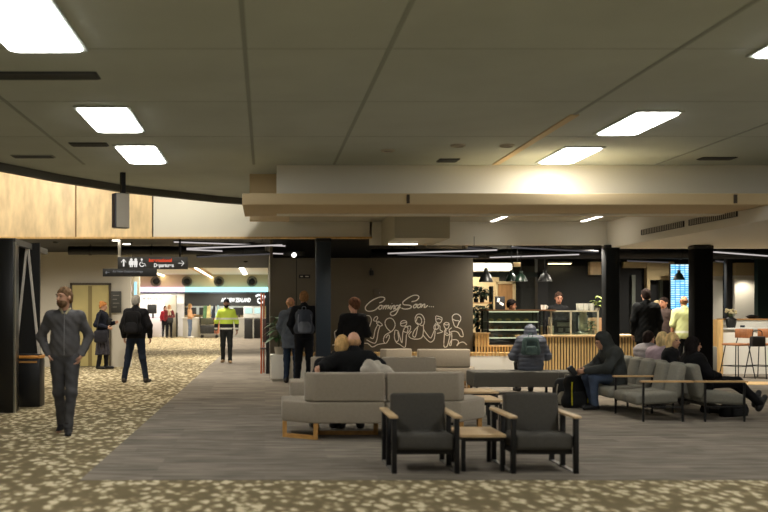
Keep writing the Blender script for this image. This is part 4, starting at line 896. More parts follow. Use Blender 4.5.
nt.links.new(tc.outputs['Object'], mp.inputs[0]); nt.links.new(mp.outputs[0], br.inputs['Vector']); nt.links.new(br.outputs['Color'], e_.inputs[0]); nt.links.new(e_.outputs[0], o_.inputs[0])
b = MB(); b.span((-W/2+.015, -.006, .015), (W/2-.015, 0, Hh-.015)); b.build('screen', m, t)
b = MB(); b.span((-.04, .1, -PZ(311, 26)), (.04, .16, Hh)); b.build('stand', M_BLKMET, t)
b = MB(); b.span((PX(708, 26.8), 26.7, 0), (PX(721, 26.8), 26.9, PZ(262, 26.8))); b.span((PX(733, 26.8), 26.7, 0), (PX(757.5, 26.8), 26.9, PZ(263, 26.8))); struct('wall_lit_cream', b, M_CREAM, 'cream wall lit from above behind the bar counter')
b = MB(); b.span((PX(733, 26.6), 26.45, PZ(275.5, 26.6)), (PX(757.5, 26.6), 26.65, PZ(263, 26.6))); b.span((PX(708, 26.6), 26.45, PZ(276, 26.6)), (PX(720.5, 26.6), 26.65, PZ(263, 26.6))); struct('trim_18', b, MC['header_beige'])
b = MB(); b.span((PX(758, 25.5), 25.5, 0), (PX(800, 25.5), 25.7, 2.9)); struct('wall_dark_green', b, mat('deep_green', (18, 40, 32), .6))
# white bar counter
BD = 23.0
t = thing('bar_counter', 'white bar counter with an oak end panel behind the bar stools', 'counter', (PX(722.5, BD), BD, 0)); L = 3.0
b = MB(); b.span((0, 0, 0), (L, .5, 1.03)); b.build('front', M_WHITE, t); b = MB(); b.span((-.02, -.06, 1.03), (L, .5, 1.065), .006); b.build('worktop', mat('top_pale', (206, 208, 204), .4), t)
b = MB(); b.span((.22, .5, 0), (L, .62, 1.24)); b.build('upstand', M_WHITE, t); b = MB(); b.span((.2, .46, 1.24), (L, .75, 1.275)); b.build('shelf', MC['tan_door'], t)
b = MB(); b.span((-.16, -.1, 0), (-.03, .6, PZ(319.5, BD))); b.build('end_panel', M_OAK, t)
small('phone', 'small dark phone lying against the white bar upstand', 'phone', 742.5, BD+.35, 1.066, [('phone', MB().box((0, 0, .03), (.1, .05, .05), .01), M_BLACK), ('screen', MB().box((0, -.026, .035), (.07, .004, .03)), M_SCR)])
small('bowl', 'black round bowl on the raised bar shelf', 'bowl', 752.5, BD+.6, 1.276, [('bowl', MB().lathe([(.001, 0), (.08, 0), (.16, .06), (.15, .06), (.07, .015), (.001, .015)]), M_BLACK), ('contents', MB().ball((0, 0, .04), (.13, .13, .05)), M_BLKMET)])
b = MB(); random.seed(9); fv = thing('flower_vase', 'dark vase with pale flowers at the end of the bar', 'vase', (PX(731, BD+.3), BD+.3, 1.066)); b.lathe([(.001, 0), (.09, 0), (.11, .08), (.12, .2), (.05, .24), (.06, .26), (.001, .26)]); b.build('vase', M_BLACK, fv)
b = MB(); s_ = MB()
for k in range(14):
    a = random.uniform(0, 6.28); p = Vector((.11*math.cos(a), .09*math.sin(a), .33+random.uniform(0, .1))); b.ball(p, .03, 8); s_.tube([(0, 0, .22), p], .004, 4)
b.build('flowers', mat('petal_cream', (206, 192, 150), .7), fv); s_.build('stems', M_LEAF, fv)
b = MB(); b.span((9.4, 19.7, .001), (13, 20.5, .012)); struct('floor_timber', b, M_OAK, 'oak strip set in the floor before the bar')
t = thing('partition', 'low grey upholstered partition behind the widest black column', 'partition', (PX(697, 22.4), 22.4, 0)); b = MB(); b.box((0, 0, .38), (.85, .16, .56), .03); b.build('panel', mat('felt_grey', (120, 120, 114), .9), t); b = MB(); b.box((-.35, 0, .05), (.05, .12, .1)); b.box((.35, 0, .05), (.05, .12, .1)); b.build('feet', M_BLKMET, t)
# bar stools
M_TAN = mat('tan_leather', (158, 104, 62), .5, var=.15)
def stool(u, d, label, rz):
    t = thing('bar_stool', label, 'bar stool', (PX(u, d), d, 0), rz)
    b = MB(); b.box((0, 0, .735), (.46, .42, .05), .022, seg=3); b.build('seat', M_TAN, t)
    b = MB()
    for e in (-1, 1): b.tube(spline([(e*.19, .17, .72), (e*.19, .22, .85), (e*.19, .24, 1.0)]), .011)
    b.build('back_frame', M_BLKMET, t)
    b = MB()
    for k in range(7):
        a = -.5+k/6; b.box((a*.40, .235-.18*a*a+.02, .97), (.075, .03, .2), .012, rot=(-.08, 0, -a*.9))
    b.build('backrest', M_TAN, t)
    for sx in (-1, 1):
        for sy_ in (-1, 1): b = MB(); b.cyl((sx*.26, sy_*.24, 0), (sx*.17, sy_*.15, .72), .011); b.build('leg', M_BLKMET, t)
    b = MB(); q = [(-.225, -.2, .27), (.225, -.2, .27), (.225, .2, .27), (-.225, .2, .27)]
    for i in range(4): b.cyl(q[i], q[(i+1) % 4], .009)
    b.build('footrest', M_BLKMET, t)
stool(737, 21.6, 'tan leather bar stool with black legs nearest the oak end panel', math.radians(-68)); stool(762, 21.7, 'tan leather bar stool with a black bag hung on it, cut by the right edge', math.radians(-60))
small('handbag', 'black handbag hanging on the second bar stool', 'bag', 757.5, 21.3, .70, [('bag_body', MB().box((0, 0, .11), (.3, .14, .22), .03), M_BLACK), ('strap', MB().tube(spline([(-.1, 0, .21), (-.08, 0, .33), (.08, 0, .33), (.1, 0, .21)]), .009), M_BLACK)])
# copper rack
RD = 23.2
t = thing('copper_rack', 'tall copper-coloured tube rack at the corner of the dark wall', 'rack', (PX(264, RD), RD, 0)); COP = mat('copper_tube', (178, 96, 66), .4, metal=.4)
for u in (261.3, 263.8): b = MB(); b.cyl((PX(u, RD)-PX(264, RD), 0 if u < 263 else .3, 0), (PX(u, RD)-PX(264, RD), 0 if u < 263 else .3, PZ(293, RD)), .02); b.build('post', COP, t)
b = MB(); b.span((PX(266, RD)-PX(264, RD), -.1, 0), (PX(269.4, RD)-PX(264, RD), 0, PZ(292, RD))); b.build('dark_post', M_BLKMET, t)
b = MB(); b.box((.02, .15, .58), (.22, .5, .03)); b.box((.03, .2, 1.0), (.12, .3, .55), .02); b.build('shelf', mat('rack_brown', (64, 40, 34), .6), t)
# ================================================================== SEATING
M_SOFA = mat('sofa_taupe', (158, 148, 132), .95, var=.05, vscale=30, bump=.15, bscale=250, spec=.15, sheen=.15)
M_CHAR = mat('charcoal_fabric', (77, 75, 70), .9, var=.08, vscale=40, bump=.2, bscale=250, spec=.2)
M_SEATG = mat('seat_grey_fabric', (130, 128, 118), .9, var=.08, vscale=40, bump=.2, bscale=250, spec=.2)
M_SOFAD = mat('bench_charcoal', (88, 87, 83), .9, var=.06, vscale=30, spec=.2)
M_LEGW = wood('oak_leg', (196, 148, 82), (4, 4, 4))
def loop(p0, p1, w=.05, h_=.19):
    b = MB(); p0, p1 = Vector((*p0, 0)), Vector((*p1, 0)); up = Vector((0, 0, 1)); b.bar(p0, p0+up*h_, w, w); b.bar(p1, p1+up*h_, w, w); b.bar(p0+up*w/2, p1+up*w/2, w, w); return b
def sofa(label, loc, rz, seat, back, loops, m=M_SOFA):
    t = thing('sofa_module', label, 'sofa', loc, rz)
    b = MB(); b.prism(seat, .19, .435, .025); b.build('seat', m, t)
    if back: b = MB(); b.prism(back, .44, .77, .025); b.build('backrest', m, t)
    for p0, p1 in loops: loop(p0, p1).build('leg_frame', M_LEGW, t)
    return t
sofa('taupe sofa module with oak sled legs, nearest left, its back to the camera', (.56, 11.42, 0), 0, [(0, 0), (.81, 0), (.81, .92), (-.36, .92), (-.36, .27)], [(0, 0), (.81, 0), (.81, .17), (-.11, .17), (-.1, .09)], [((0.02, .04), (-.33, .29)), ((.06, .5), (.76, .5))])
sofa('taupe sofa module with its back behind the left armchair, joined on the right', (1.39, 11.42, 0), math.radians(7), [(0, 0), (.87, 0), (1.32, .45), (1.32, .92), (.12, .92)], [(0.005, 0), (.85, 0), (.95, .1), (.95, .17), (.025, .17)], [((.9, .08), (1.25, .45)), ((.13, .5), (.76, .5))])
sofa('taupe sofa module facing the camera at the left, behind the seated couple', (.37, 14.6, 0), 0, [(0, 0), (1.15, 0), (1.15, .75), (.0, .75)], [(.33, .58), (1.15, .58), (1.15, .75), (.33, .75)], [((.04, .1), (.04, .65)), ((1.1, .1), (1.1, .65))])
sofa('taupe sofa module with a low back right of the couple', (1.72, 15.1, 0), math.radians(-4), [(0, .0), (.86, .0), (1.0, .8), (-.1, .8)], [(.05, 0), (.86, 0), (.86, .18), (.05, .18)], [((.1, .1), (.0, .7)), ((.8, .1), (.9, .7))])
sofa('taupe sofa module far back with a short back angled away, left of the far pair', (2.20, 18.2, 0), math.radians(22), [(0, 0), (.58, 0), (.7, .8), (-.2, .8)], [(0, 0), (.55, 0), (.55, .17), (-.04, .17)], [((.05, .1), (-.1, .7)), ((.55, .1), (.6, .7))])
sofa('taupe sofa module far back with a long back, right of the far pair', (2.78, 18.15, 0), 0, [(0, 0), (.96, 0), (1.1, .35), (1.1, .9), (0, .9)], [(0, 0), (.95, 0), (.95, .17), (0, .17)], [((.05, .1), (.05, .8)), ((.95, .15), (1.0, .8))])
def bench(label, x0, x1, d):
    t = thing('bench', label, 'bench', ((x0+x1)/2, d, 0)); W = x1-x0
    b = MB(); b.box((0, .3, .275), (W, .6, .27), .03, seg=3); b.build('seat', M_SOFAD, t)
    for sx in (-1, 1):
        for y in (.06, .54): b = MB(); b.span((sx*(W/2-.08)-.02, y-.02, 0), (sx*(W/2-.08)+.02, y+.02, .14)); b.build('leg', M_BLKMET, t)
bench('long charcoal bench carrying the person in the puffy jacket', PX(473, 17.4), PX(559.5, 17.4), 17.4); bench('charcoal bench end just behind the two backpacks', PX(561, 17.4), PX(583, 17.4), 17.4)
def table(label, x0, x1, d0, d1, z):
    t = thing('side_table', label, 'table', ((x0+x1)/2, (d0+d1)/2, 0)); w, l = x1-x0, d1-d0
    b = MB(); b.box((0, 0, z-.015), (w, l, .03), .006); b.build('tabletop', wood('table_top', (214, 184, 140), (1.5, 6, 6), .1), t); b = MB(); b.box((0, 0, z-.05), (w-.06, l-.06, .035)); b.build('apron', M_BLKMET, t)
    for sx in (-1, 1):
        for sy_ in (-1, 1): b = MB(); b.span((sx*(w/2-.03)-.018, sy_*(l/2-.03)-.018, 0), (sx*(w/2-.03)+.018, sy_*(l/2-.03)+.018, z-.05)); b.build('leg', M_BLKMET, t)
table('small oak side table standing between the two charcoal armchairs', 1.80, 2.22, 9.2, 9.82, .345)
table('oak coffee table behind the gap between the armchairs, nearer of two', 2.38, 2.92, 12.25, 12.95, .385)
table('oak coffee table farther back in front of the charcoal bench', 2.64, 3.16, 13.5, 14.1, .385)
def armchair(label, loc):
    t = thing('armchair', label, 'armchair', loc); M_F = M_BLKMET
    for e in (-1, 1):
        x = e*.285
        for y in (-.385, .02, .385): b = MB(); b.span((x-.022, y-.024, 0), (x+.022, y+.024, .505), .004); b.build('leg', M_F, t)
        b = MB(); b.span((x-.02, -.36, .0), (x+.02, .36, .018)); b.build('runner', mat('runner_steel', (150, 148, 142), .35, metal=.6), t)
        b = MB(); b.span((x-.034-(.012 if e < 0 else -.0), -.415, .505), (x+.034+(.012 if e > 0 else 0), .40, .53), .008); b.build('armrest', wood('arm_oak', (206, 178, 136), (6, 1.2, 6), .12), t)
    b = MB(); b.box((0, -.15, .28), (.535, .48, .15), .04, rot=(-.03, 0, 0), seg=4); b.build('seat', M_CHAR, t)
    b = MB(); b.span((-.27, -.33, .17), (.27, .2, .215)); b.build('seat_frame', M_F, t)
    b = MB(); b.box((0, .09, .47), (.515, .12, .45), .03, rot=(-.12, 0, 0), seg=4); b.build('backrest', M_CHAR, t)
armchair('charcoal armchair with oak armrests, left of the front pair', (PX(425.5, 9.1), 9.485, 0)); armchair('charcoal armchair with oak armrests, right of the front pair', (PX(544.5, 9.1), 9.485, 0))
def beam_row(label, sgn, ds, x0):
    t = thing('beam_seating', label, 'row of seats', (x0, ds[0], 0)); d0 = ds[0]
    for d in ds:
        y = d-d0
        b = MB(); b.box((sgn*.42, y, .30), (.58, .40, .15), .05, rot=(0, sgn*.06, 0), seg=4); b.build('seat', M_SEATG, t)
        b = MB(); b.box((sgn*.10, y, .53), (.12, .34, .46), .045, rot=(0, sgn*-.22, 0), seg=4); b.build('backrest', M_SEATG, t)
    b = MB(); b.span((min(sgn*.3, sgn*.36), -.2, .17), (max(sgn*.3, sgn*.36), ds[-1]-d0+.2, .22)); b.build('beam', M_BLKMET, t)
    ys = [-.29]+[(ds[i]+ds[i+1])/2-d0 for i in range(1, len(ds)-1, 2)]+[ds[-1]-d0+.29]
    for y in ys:
        b = MB(); b.span((min(sgn*-.02, sgn*.68), y-.03, .525), (max(sgn*-.02, sgn*.68), y+.03, .55), .006); b.build('armrest', wood('rail_oak', (196, 160, 110), (1.2, 6, 6), .12), t)
        b = MB()
        for x in (.12, .64): b.span((sgn*x-.012, y-.012, 0), (sgn*x+.012, y+.012, .525))
        b.span((min(sgn*.12, sgn*.64), y-.012, .19), (max(sgn*.12, sgn*.64), y+.012, .21)); b.build('leg_frame', M_BLKMET, t)
beam_row('row of grey lounge seats facing left with oak armrests', -1, [13.56, 14.02, 14.62, 15.06, 15.5], 5.66)
beam_row('row of grey lounge seats facing right behind the left-facing row', 1, [13.56, 14.02, 14.62, 15.06, 15.5, 15.96], 5.72)
# bin
t = thing('litter_bin', 'tall black litter bin with an orange-brown rim beside the braced frame', 'bin', (PX(26, 15.3), 15.45, 0)); w = PX(40.5, 15.3)-PX(12, 15.3)
b = MB(); b.box((0, 0, .37), (w, .34, .74), .015); b.build('body', mat('bin_black', (18, 18, 19), .4), t); b = MB(); b.box((0, 0, .765), (w+.012, .35, .045), .008); b.build('rim', mat('rim_orange', (206, 140, 58), .5), t)
b = MB(); b.box((0, 0, .795), (w-.06, .26, .02)); b.build('lid', M_BLACK, t); b = MB(); b.box((0, -.172, .69), (w*.8, .01, .03)); b.build('label_band', mat('bin_label', (170, 122, 60), .6), t)
# ================================================================== PEOPLE
R_ = math.radians
def at(u, d): return (PX(u, d), d, 0)
def mod(J, **k): J = dict(J); J.update(k); return J
# 1 walking man, front left
J = stand()
J = mod(J, elL=(.285, .06, 1.17), wrL=(.2, -.05, .94), hdL=(.15, -.075, .84), elR=(-.295, .07, 1.17), wrR=(-.195, -.02, .95), hdR=(-.13, -.03, .82), hipL=(.09, 0, .92), hipR=(-.09, 0, .92), knL=(.085, -.12, .5), anL=(.055, -.17, .095), toeL=(.07, -.4, .06), knR=(-.075, .02, .49), anR=(-.055, .16, .11), toeR=(-.1, -.02, .03), head=(-.01, -.03, 1.645))
person('man walking with hands in pockets in a charcoal zip jacket, front left', at(65, 12.1), R_(6), 1.745, J, top=(85, 84, 85), legs=(72, 72, 74), shoes=(30, 30, 32), hair='short', hair_rgb=(112, 88, 64), h=.0105, head_yaw=R_(-38), face=True, beard=True, hem=.93, bulk=.012, collar=.03, zipper=(.95, 1.47), shirt=(170, 160, 128))
# 2 woman with phone at left
J = stand(); J = mod(J, elL=(.22, -.03, 1.16), wrL=(.13, -.28, 1.22), elR=(-.25, .1, 1.17), wrR=(-.2, -.18, 1.1), knL=(.08, -.05, .5), anL=(.08, -.06, .09), knR=(-.08, .03, .5), anR=(-.08, .1, .09))
SK = mat('skirt_print', (52, 50, 58), .9, var=.7, vscale=22)
w = person('woman in a navy coat and patterned skirt looking at her phone beside the lift', at(103, 25), R_(78), 1.66, J, top=(25, 28, 39), legs=(28, 28, 32), shoes=(24, 22, 22), hair='bun', hair_rgb=(168, 112, 62), h=.014, hem=.78, bulk=.035, skirt=(.38, SK), head_pitch=R_(12))
p = small('phone', 'dark phone held by the woman in the navy coat', 'phone', 109.5, 24.97, 1.2, [('phone', MB().box((0, 0, 0), (.09, .07, .15), .006, rot=(0, .5, 0)), M_BLACK)])
small('shoulder_bag', 'dark patterned shoulder bag on the hip of the woman in the navy coat', 'bag', 101, 24.7, .66, [('bag_body', MB().box((0, 0, .16), (.34, .13, .3), .04), cloth('cloth_bag_dark', (40, 40, 46))), ('strap', MB().tube(spline([(-.12, 0, .3), (-.02, .05, .75), (.03, .12, .8)]), .012), M_BLACK)])
# 3 man with backpack, back view
J = stand(); J = mod(J, knL=(.17, -.02, .5), anL=(.24, .02, .09), knR=(-.13, -.02, .5), anR=(-.19, -.08, .09), elL=(.27, .02, 1.15), wrL=(.27, -.08, .92), elR=(-.28, .03, 1.15), wrR=(-.27, -.08, .92))
person('grey-haired man walking away in a black jacket and dark jeans with a backpack', at(136, 20.3), R_(172), 1.76, J, top=(24, 24, 27), legs=(34, 42, 58), shoes=(40, 34, 30), hair='short', hair_rgb=(160, 156, 148), h=.0125, hem=.9, bulk=.035)
backpack('black backpack worn by the grey-haired man walking away', (PX(132.5, 20.1), 20.08, 1.0), R_(-8), rgb=(20, 20, 22), trim=(30, 30, 33), size=(.34, .22, .46), straps=True)
# 4 hall group
J = stand(); person('woman in a red jacket and black trousers standing in the check-in hall', at(165, 52.6), R_(20), 1.64, J, top=(150, 40, 52), legs=(20, 20, 24), hair='bob', hair_rgb=(70, 46, 34), h=.022, hands=False)
J = mod(stand(), elL=(.26, -.02, 1.15), wrL=(.1, -.2, 1.05)); person('woman with a pale scarf beside the red jacket in the check-in hall', at(169.3, 52.2), R_(10), 1.7, J, top=(112, 44, 48), legs=(22, 22, 26), hair='bob', hair_rgb=(176, 138, 98), h=.022, hands=False, scarf=(206, 192, 170))
small('shoulder_bag', 'dark handbag in front of the woman with the pale scarf', 'bag', 170.5, 51.9, .78, [('bag_body', MB().box((0, 0, .14), (.3, .14, .28), .04), M_BLACK), ('strap', MB().tube(spline([(-.1, 0, .27), (0, .05, .6), (.1, 0, .27)]), .012), M_BLACK)])
J = mod(stand(), elL=(.2, -.05, 1.15), wrL=(.15, -.28, 1.2), elR=(-.22, .02, 1.14), wrR=(-.18, -.24, 1.08)); person('woman in a tan top and blue jeans facing the luggage trolley', at(190, 52), R_(80), 1.75, J, top=(190, 148, 108), legs=(92, 104, 124), shoes=(226, 220, 210), hair='long', hair_rgb=(150, 116, 72), h=.02, hands=False, hem=.95)
# trolley
T = thing('luggage_trolley', 'luggage trolley standing behind the hi-vis jacket in the hall', 'trolley', at(209.5, 52)); b = MB(); b.box((0, 0, .2), (.9, .6, .05), .01); b.build('platform', M_STEEL, T)
for x in (-.38, .38):
    for y in (-.24, .24): b = MB(); b.cyl((x, y-.03, .08), (x, y+.03, .08), .08, n=14); b.build('wheel', M_BLACK, T)
b = MB(); b.tube([(-.45, -.25, .2), (-.5, -.25, 1.1), (-.5, .25, 1.1), (-.45, .25, .2)], .02); b.build('handle_frame', M_BLACK, T)
def case(label, x, z, sz, rgb):
    t = thing('suitcase', label, 'suitcase', (PX(209.5, 52)+x, 51.9, z)); w_, d_, h_ = sz; b = MB(); b.box((0, 0, h_/2), sz, .04, seg=3); b.build('shell', mat('case_%d_%d_%d' % rgb, rgb, .5), t); b = MB(); b.tube([(-.1, 0, h_), (-.1, 0, h_+.05), (.1, 0, h_+.05), (.1, 0, h_)], .012); b.build('handle', M_BLACK, t)
    b = MB()
    for k in (-.25, 0, .25): b.box((k*w_, -d_/2-.004, h_/2), (.02, .012, h_*.85))
    b.build('ribs', mat('rib_dark', (44, 44, 44), .5), t)
case('large black suitcase at the bottom of the trolley', -.08, .226, (.72, .45, .42), (30, 31, 30)); case('olive suitcase lying on the black one on the trolley', -.1, .70, (.68, .42, .34), (62, 62, 44)); case('orange suitcase at the right of the trolley', .38, .226, (.26, .4, .8), (196, 120, 84))
def towel(label, x, rgb, seed):
    f = Field((-.2, -.2, -.5), (.2, .2, .5), .025); f.seg((-.02, -.05, -.3), (.05, 0, .28), .1, .07, .04, scale=(1, .7, 1)); f.seg((.05, 0, .25), (.02, .1, -.1), .07, .08, .04, scale=(1, .6, 1))
    P = f.full(); f.v = f.v+(.02*np.sin(P[..., 0]*45+seed)).astype(np.float32); tag(link('folded_coat', f.mesh('folded_coat'), cloth('cloth_%d_%d_%d' % rgb, rgb), None, (PX(209.5, 52)+x, 51.85, 1.33)), label, 'coat')
towel('green and pale coat heaped at the left of the trolley top', -.25, (92, 128, 92), 0); towel('pale yellow coat heaped on the trolley', -.05, (206, 196, 140), 1); towel('dark coat heaped in the middle of the trolley', .2, (48, 54, 66), 2); towel('pale blue coat heaped at the right of the trolley', .42, (160, 190, 200), 3)
# hi-vis man
J = stand(); J = mod(J, elL=(.28, .03, 1.15), wrL=(.29, -.06, .92), elR=(-.28, .0, 1.15), wrR=(-.29, .04, .92), anL=(.1, -.12, .09), knL=(.1, -.1, .5), anR=(-.1, .1, .1), knR=(-.1, -.02, .49))
hv = bpy.data.materials.new('hi_vis_banded'); hv.use_nodes = True; nt = hv.node_tree; pb = nt.nodes['Principled BSDF']; pb.inputs['Roughness'].default_value = .8
tc = nt.nodes.new('ShaderNodeTexCoord'); sx_ = nt.nodes.new('ShaderNodeSeparateXYZ'); mr = nt.nodes.new('ShaderNodeMapRange'); mr.inputs[1].default_value = .8; mr.inputs[2].default_value = 1.6; rp = nt.nodes.new('ShaderNodeValToRGB'); rp.color_ramp.interpolation = 'CONSTANT'
Yl = lin((196, 220, 76)); Bk = lin((30, 32, 34)); Sv = lin((214, 216, 206)); e = rp.color_ramp.elements; e[0].position = 0; e[0].color = Bk; e[1].position = 1; e[1].color = Yl
for z, c in ((.93, Sv), (.975, Bk), (1.08, Yl), (1.2, Sv), (1.25, Yl)): q = e.new((z-.8)/.8); q.color = c
nt.links.new(tc.outputs['Object'], sx_.inputs[0]); nt.links.new(sx_.outputs[2], mr.inputs[0]); nt.links.new(mr.outputs[0], rp.inputs[0]); nt.links.new(rp.outputs[0], pb.inputs['Base Color'])
person('worker walking towards the camera in a yellow hi-vis jacket and tan boots', at(226.5, 27.8), 0, 1.76, J, skin=(150, 106, 84), topmat=hv, legs=(34, 36, 36), shoes=(150, 124, 92), hair='beanie', hair_rgb=(24, 24, 28), h=.014, hem=.88, bulk=.018, face=True, beard=True)
# two men by the dark wall
J = mod(stand(), elL=(.25, .02, 1.15), wrL=(.2, -.12, .95), head=(.02, -.02, 1.645)); person('ginger-haired balding man in a blue-grey jacket and jeans facing the dark wall', at(291.5, 20.3), R_(165), 1.72, J, top=(86, 94, 106), legs=(40, 52, 72), hair='bald', hair_rgb=(196, 152, 112), skin=(204, 150, 120), h=.0125, hem=.72, bulk=.03, head_yaw=R_(-25))
J = mod(stand(), elL=(.26, .02, 1.15), wrL=(.18, -.14, .98), elR=(-.26, .0, 1.15), wrR=(-.17, -.15, 1.0), anL=(.13, .04, .09), anR=(-.1, -.04, .09)); person('brown-haired man in a black jacket with a grey backpack beside the blue column', at(304, 19.7), R_(180), 1.83, J, top=(26, 28, 34), legs=(26, 28, 34), hair='short', hair_rgb=(150, 112, 74), h=.0125, hem=.88, bulk=.02, skin=(204, 150, 120))
backpack('grey backpack worn by the brown-haired man beside the blue column', (PX(304, 19.5), 19.47, 1.02), R_(4), rgb=(74, 80, 92), trim=(112, 118, 130), size=(.33, .22, .47), straps=True)
# woman in black
J = mod(stand(), elL=(.25, -.02, 1.14), wrL=(.1, -.25, 1.05), elR=(-.25, -.04, 1.14), wrR=(-.08, -.26, 1.08)); person('woman in a black top with hair tied up standing before the white lettering', at(353.5, 17.0), R_(165), 1.66, J, top=(18, 18, 20), legs=(24, 24, 26), hair='curly', hair_rgb=(92, 62, 44), skin=(206, 156, 130), h=.0125, hem=.9, bulk=.03, head_yaw=R_(60), collar=.0)
# seated couple
z = .435
J = sit(z); J = mod(J, chest=(0, .06, .77), neck=(0, -.0, .955), head=(.0, -.05, 1.10), shL=(.19, .05, .91), shR=(-.19, .05, .92), elL=(.34, .16, .84), wrL=(.43, .36, .815), hdL=(.47, .42, .80), elR=(-.30, .07, .82), wrR=(-.17, -.14, .80))
person('balding man in a black jacket sitting on the sofa with his back turned', (PX(354, 12.1), 12.1, 0), R_(180), 1.75, J, top=(17, 18, 20), legs=(30, 32, 38), hair='bald', hair_rgb=(190, 150, 110), skin=(214, 164, 136), h=.011, hem=None, bulk=.045, collar=.03)
J = sit(z); J = mod(J, chest=(-.05, .0, .77), neck=(-.12, -.02, .93), head=(-.2, -.04, 1.075), shL=(.08, .0, .86), shR=(-.25, .0, .88), elL=(.14, -.06, .66), elR=(-.26, -.1, .66)); person('blonde person leaning against the balding man on the sofa', (.74, 12.14, 0), R_(180), 1.72, J, top=(24, 24, 26), legs=(40, 42, 48), hair='bob', hair_rgb=(206, 168, 112), h=.012, hem=None)
f = Field((-.3, -.25, -.1), (.3, .25, .3), .014); f.seg((-.12, .08, .0), (.12, .05, -.02), .085, .07, .05); f.seg((-.1, .1, .05), (-.02, .12, .07), .07, .05, .05); f.seg((.08, 0, -.03), (.2, -.05, -.05), .05, .03, .05); P = f.full(); f.v = f.v+(.012*np.sin(P[..., 0]*40+P[..., 1]*25)).astype(np.float32)
tag(link('folded_coat', f.mesh('folded_coat'), cloth('cloth_pale_coat', (190, 182, 168)), None, (PX(378, 11.75), 11.72, .78)), 'pale grey coat draped over the sofa back right of the black jacket', 'coat')
# puffy jacket
s = 1.66/1.75; zz = .41/s; J = sit(zz); J = mod(J, head=(0, -.06, zz+.70), neck=(0, -.02, zz+.57), elL=(.31, -.03, zz+.27), elR=(-.31, -.03, zz+.27), wrL=(.2, -.25, zz+.22), wrR=(-.2, -.25, zz+.22)); PF = mat('puffy_grey', (76, 82, 96), .55, var=.15, vscale=10)
person('person in a grey puffy hooded jacket sitting with their back turned on the bench', (PX(530.5, 17.75), 17.75, 0), R_(180), 1.66, J, topmat=PF, legs=(24, 25, 28), hair='short', hair_rgb=(30, 26, 24), h=.012, hem=None, bulk=.075, puffy=True, hood=True)
backpack('small teal backpack on the back of the grey puffy jacket', (PX(531, 17.4), 17.42, .70), R_(0), rgb=(66, 84, 84), trim=(84, 104, 102), size=(.26, .15, .31))
# hooded man on the left row
J = sit(.38); J = mod(J, chest=(0, -.02, .78), waist=(0, .02, .6), neck=(0, -.1, .91), head=(0, -.19, 1.04), shL=(.19, -.06, .86), shR=(-.19, -.06, .86), elL=(.24, -.22, .64), elR=(-.24, -.22, .64), wrL=(.1, -.48, .60), wrR=(-.1, -.47, .58), knL=(.12, -.38, .49), knR=(-.12, -.38, .47), anL=(.12, -.36, .09), anR=(-.13, -.28, .09))
person('man in a dark hooded coat and jeans sitting bent over his phone', (PX(611.5, 15.1), 15.0, 0), R_(-84), 1.70, J, top=(58, 61, 60), legs=(66, 78, 98), shoes=(22, 22, 24), hair='short', hair_rgb=(40, 32, 28), h=.011, hem=None, bulk=.055, hood=True, head_pitch=R_(22), face=True, low=(0, .02, .42))
small('phone', 'dark phone in the hands of the man in the hooded coat', 'phone', 572, 14.95, .575, [('phone', MB().box((0, 0, 0), (.08, .075, .15), .006, rot=(0, -.6, 0)), M_BLACK), ('screen', MB().box((.005, -.0, .006), (.078, .06, .13), .004, rot=(0, -.6, 0)), M_SCR)])
backpack('grey and black backpack on the floor, left of the two beside the hooded man', (PX(567, 15.6), 15.6, 0), R_(-20), R_(0), rgb=(40, 42, 44), trim=(150, 146, 132), size=(.36, .28, .42))
backpack('black backpack with yellow piping leaning against the hooded man', (PX(577, 15.1), 15.2, 0), R_(15), 0, rgb=(22, 23, 24), pocket=(34, 35, 36), trim=(190, 178, 40), size=(.36, .26, .50))
# right-hand row
def seated_right(label, u, d, yaw, **k):
    z = .38; J = sit(z); J = mod(J, chest=(0, .06, z+.4), neck=(0, .04, z+.55), head=(0, .02, z+.69), shL=(.18, .05, z+.5), shR=(-.18, .05, z+.5), **k.pop('jo', {})); person(label, (PX(u, d), d, 0), R_(yaw), 1.68, J, hem=None, **k)
seated_right('woman with long blonde hair in a black coat looking right from the seats', 674.5, 14.75, 62, top=(24, 24, 27), legs=(24, 24, 28), hair='long', hair_rgb=(226, 194, 138), h=.0115, face=True, bulk=.03, head_yaw=R_(-30))
seated_right('blonde woman in a lavender jacket with her back to the camera among the seats', 663.5, 15.4, 135, top=(178, 160, 172), legs=(40, 42, 48), hair='bob', hair_rgb=(222, 198, 146), h=.012, bulk=.04)
seated_right('dark-haired person in pale grey bent behind the lavender jacket', 650, 16.0, 120, top=(150, 146, 150), legs=(30, 30, 34), hair='short', hair_rgb=(36, 28, 26), h=.012, bulk=.05, puffy=True, jo={})
J = sit(.38); J = mod(J, pelvis=(0, -.05, .48), hipL=(.09, -.1, .47), hipR=(-.09, -.1, .47), chest=(0, .1, .72), neck=(0, .12, .86), head=(0, .1, .99), shL=(.18, .1, .8), shR=(-.18, .1, .8), knL=(.12, -.55, .45), knR=(-.08, -.52, .47), anL=(.1, -.90, .2), toeL=(.1, -.97, .42), anR=(-.06, -.86, .16), toeR=(-.06, -.96, .34), elL=(.24, .0, .6), wrL=(.1, -.22, .56), elR=(-.24, .0, .6), wrR=(-.1, -.22, .56))
person('person all in black stretching out their legs beside the black column', (PX(700, 14.15), 14.15, 0), R_(96), 1.74, J, top=(17, 17, 19), legs=(18, 18, 21), shoes=(20, 19, 19), hair='long', hair_rgb=(24, 20, 20), h=.0115, hem=None, bulk=.035)
backpack('black bag under the right-facing seats', (PX(737, 13.9), 14.0, 0), R_(30), 0, rgb=(18, 18, 20), trim=(34, 34, 36), size=(.42, .2, .17))
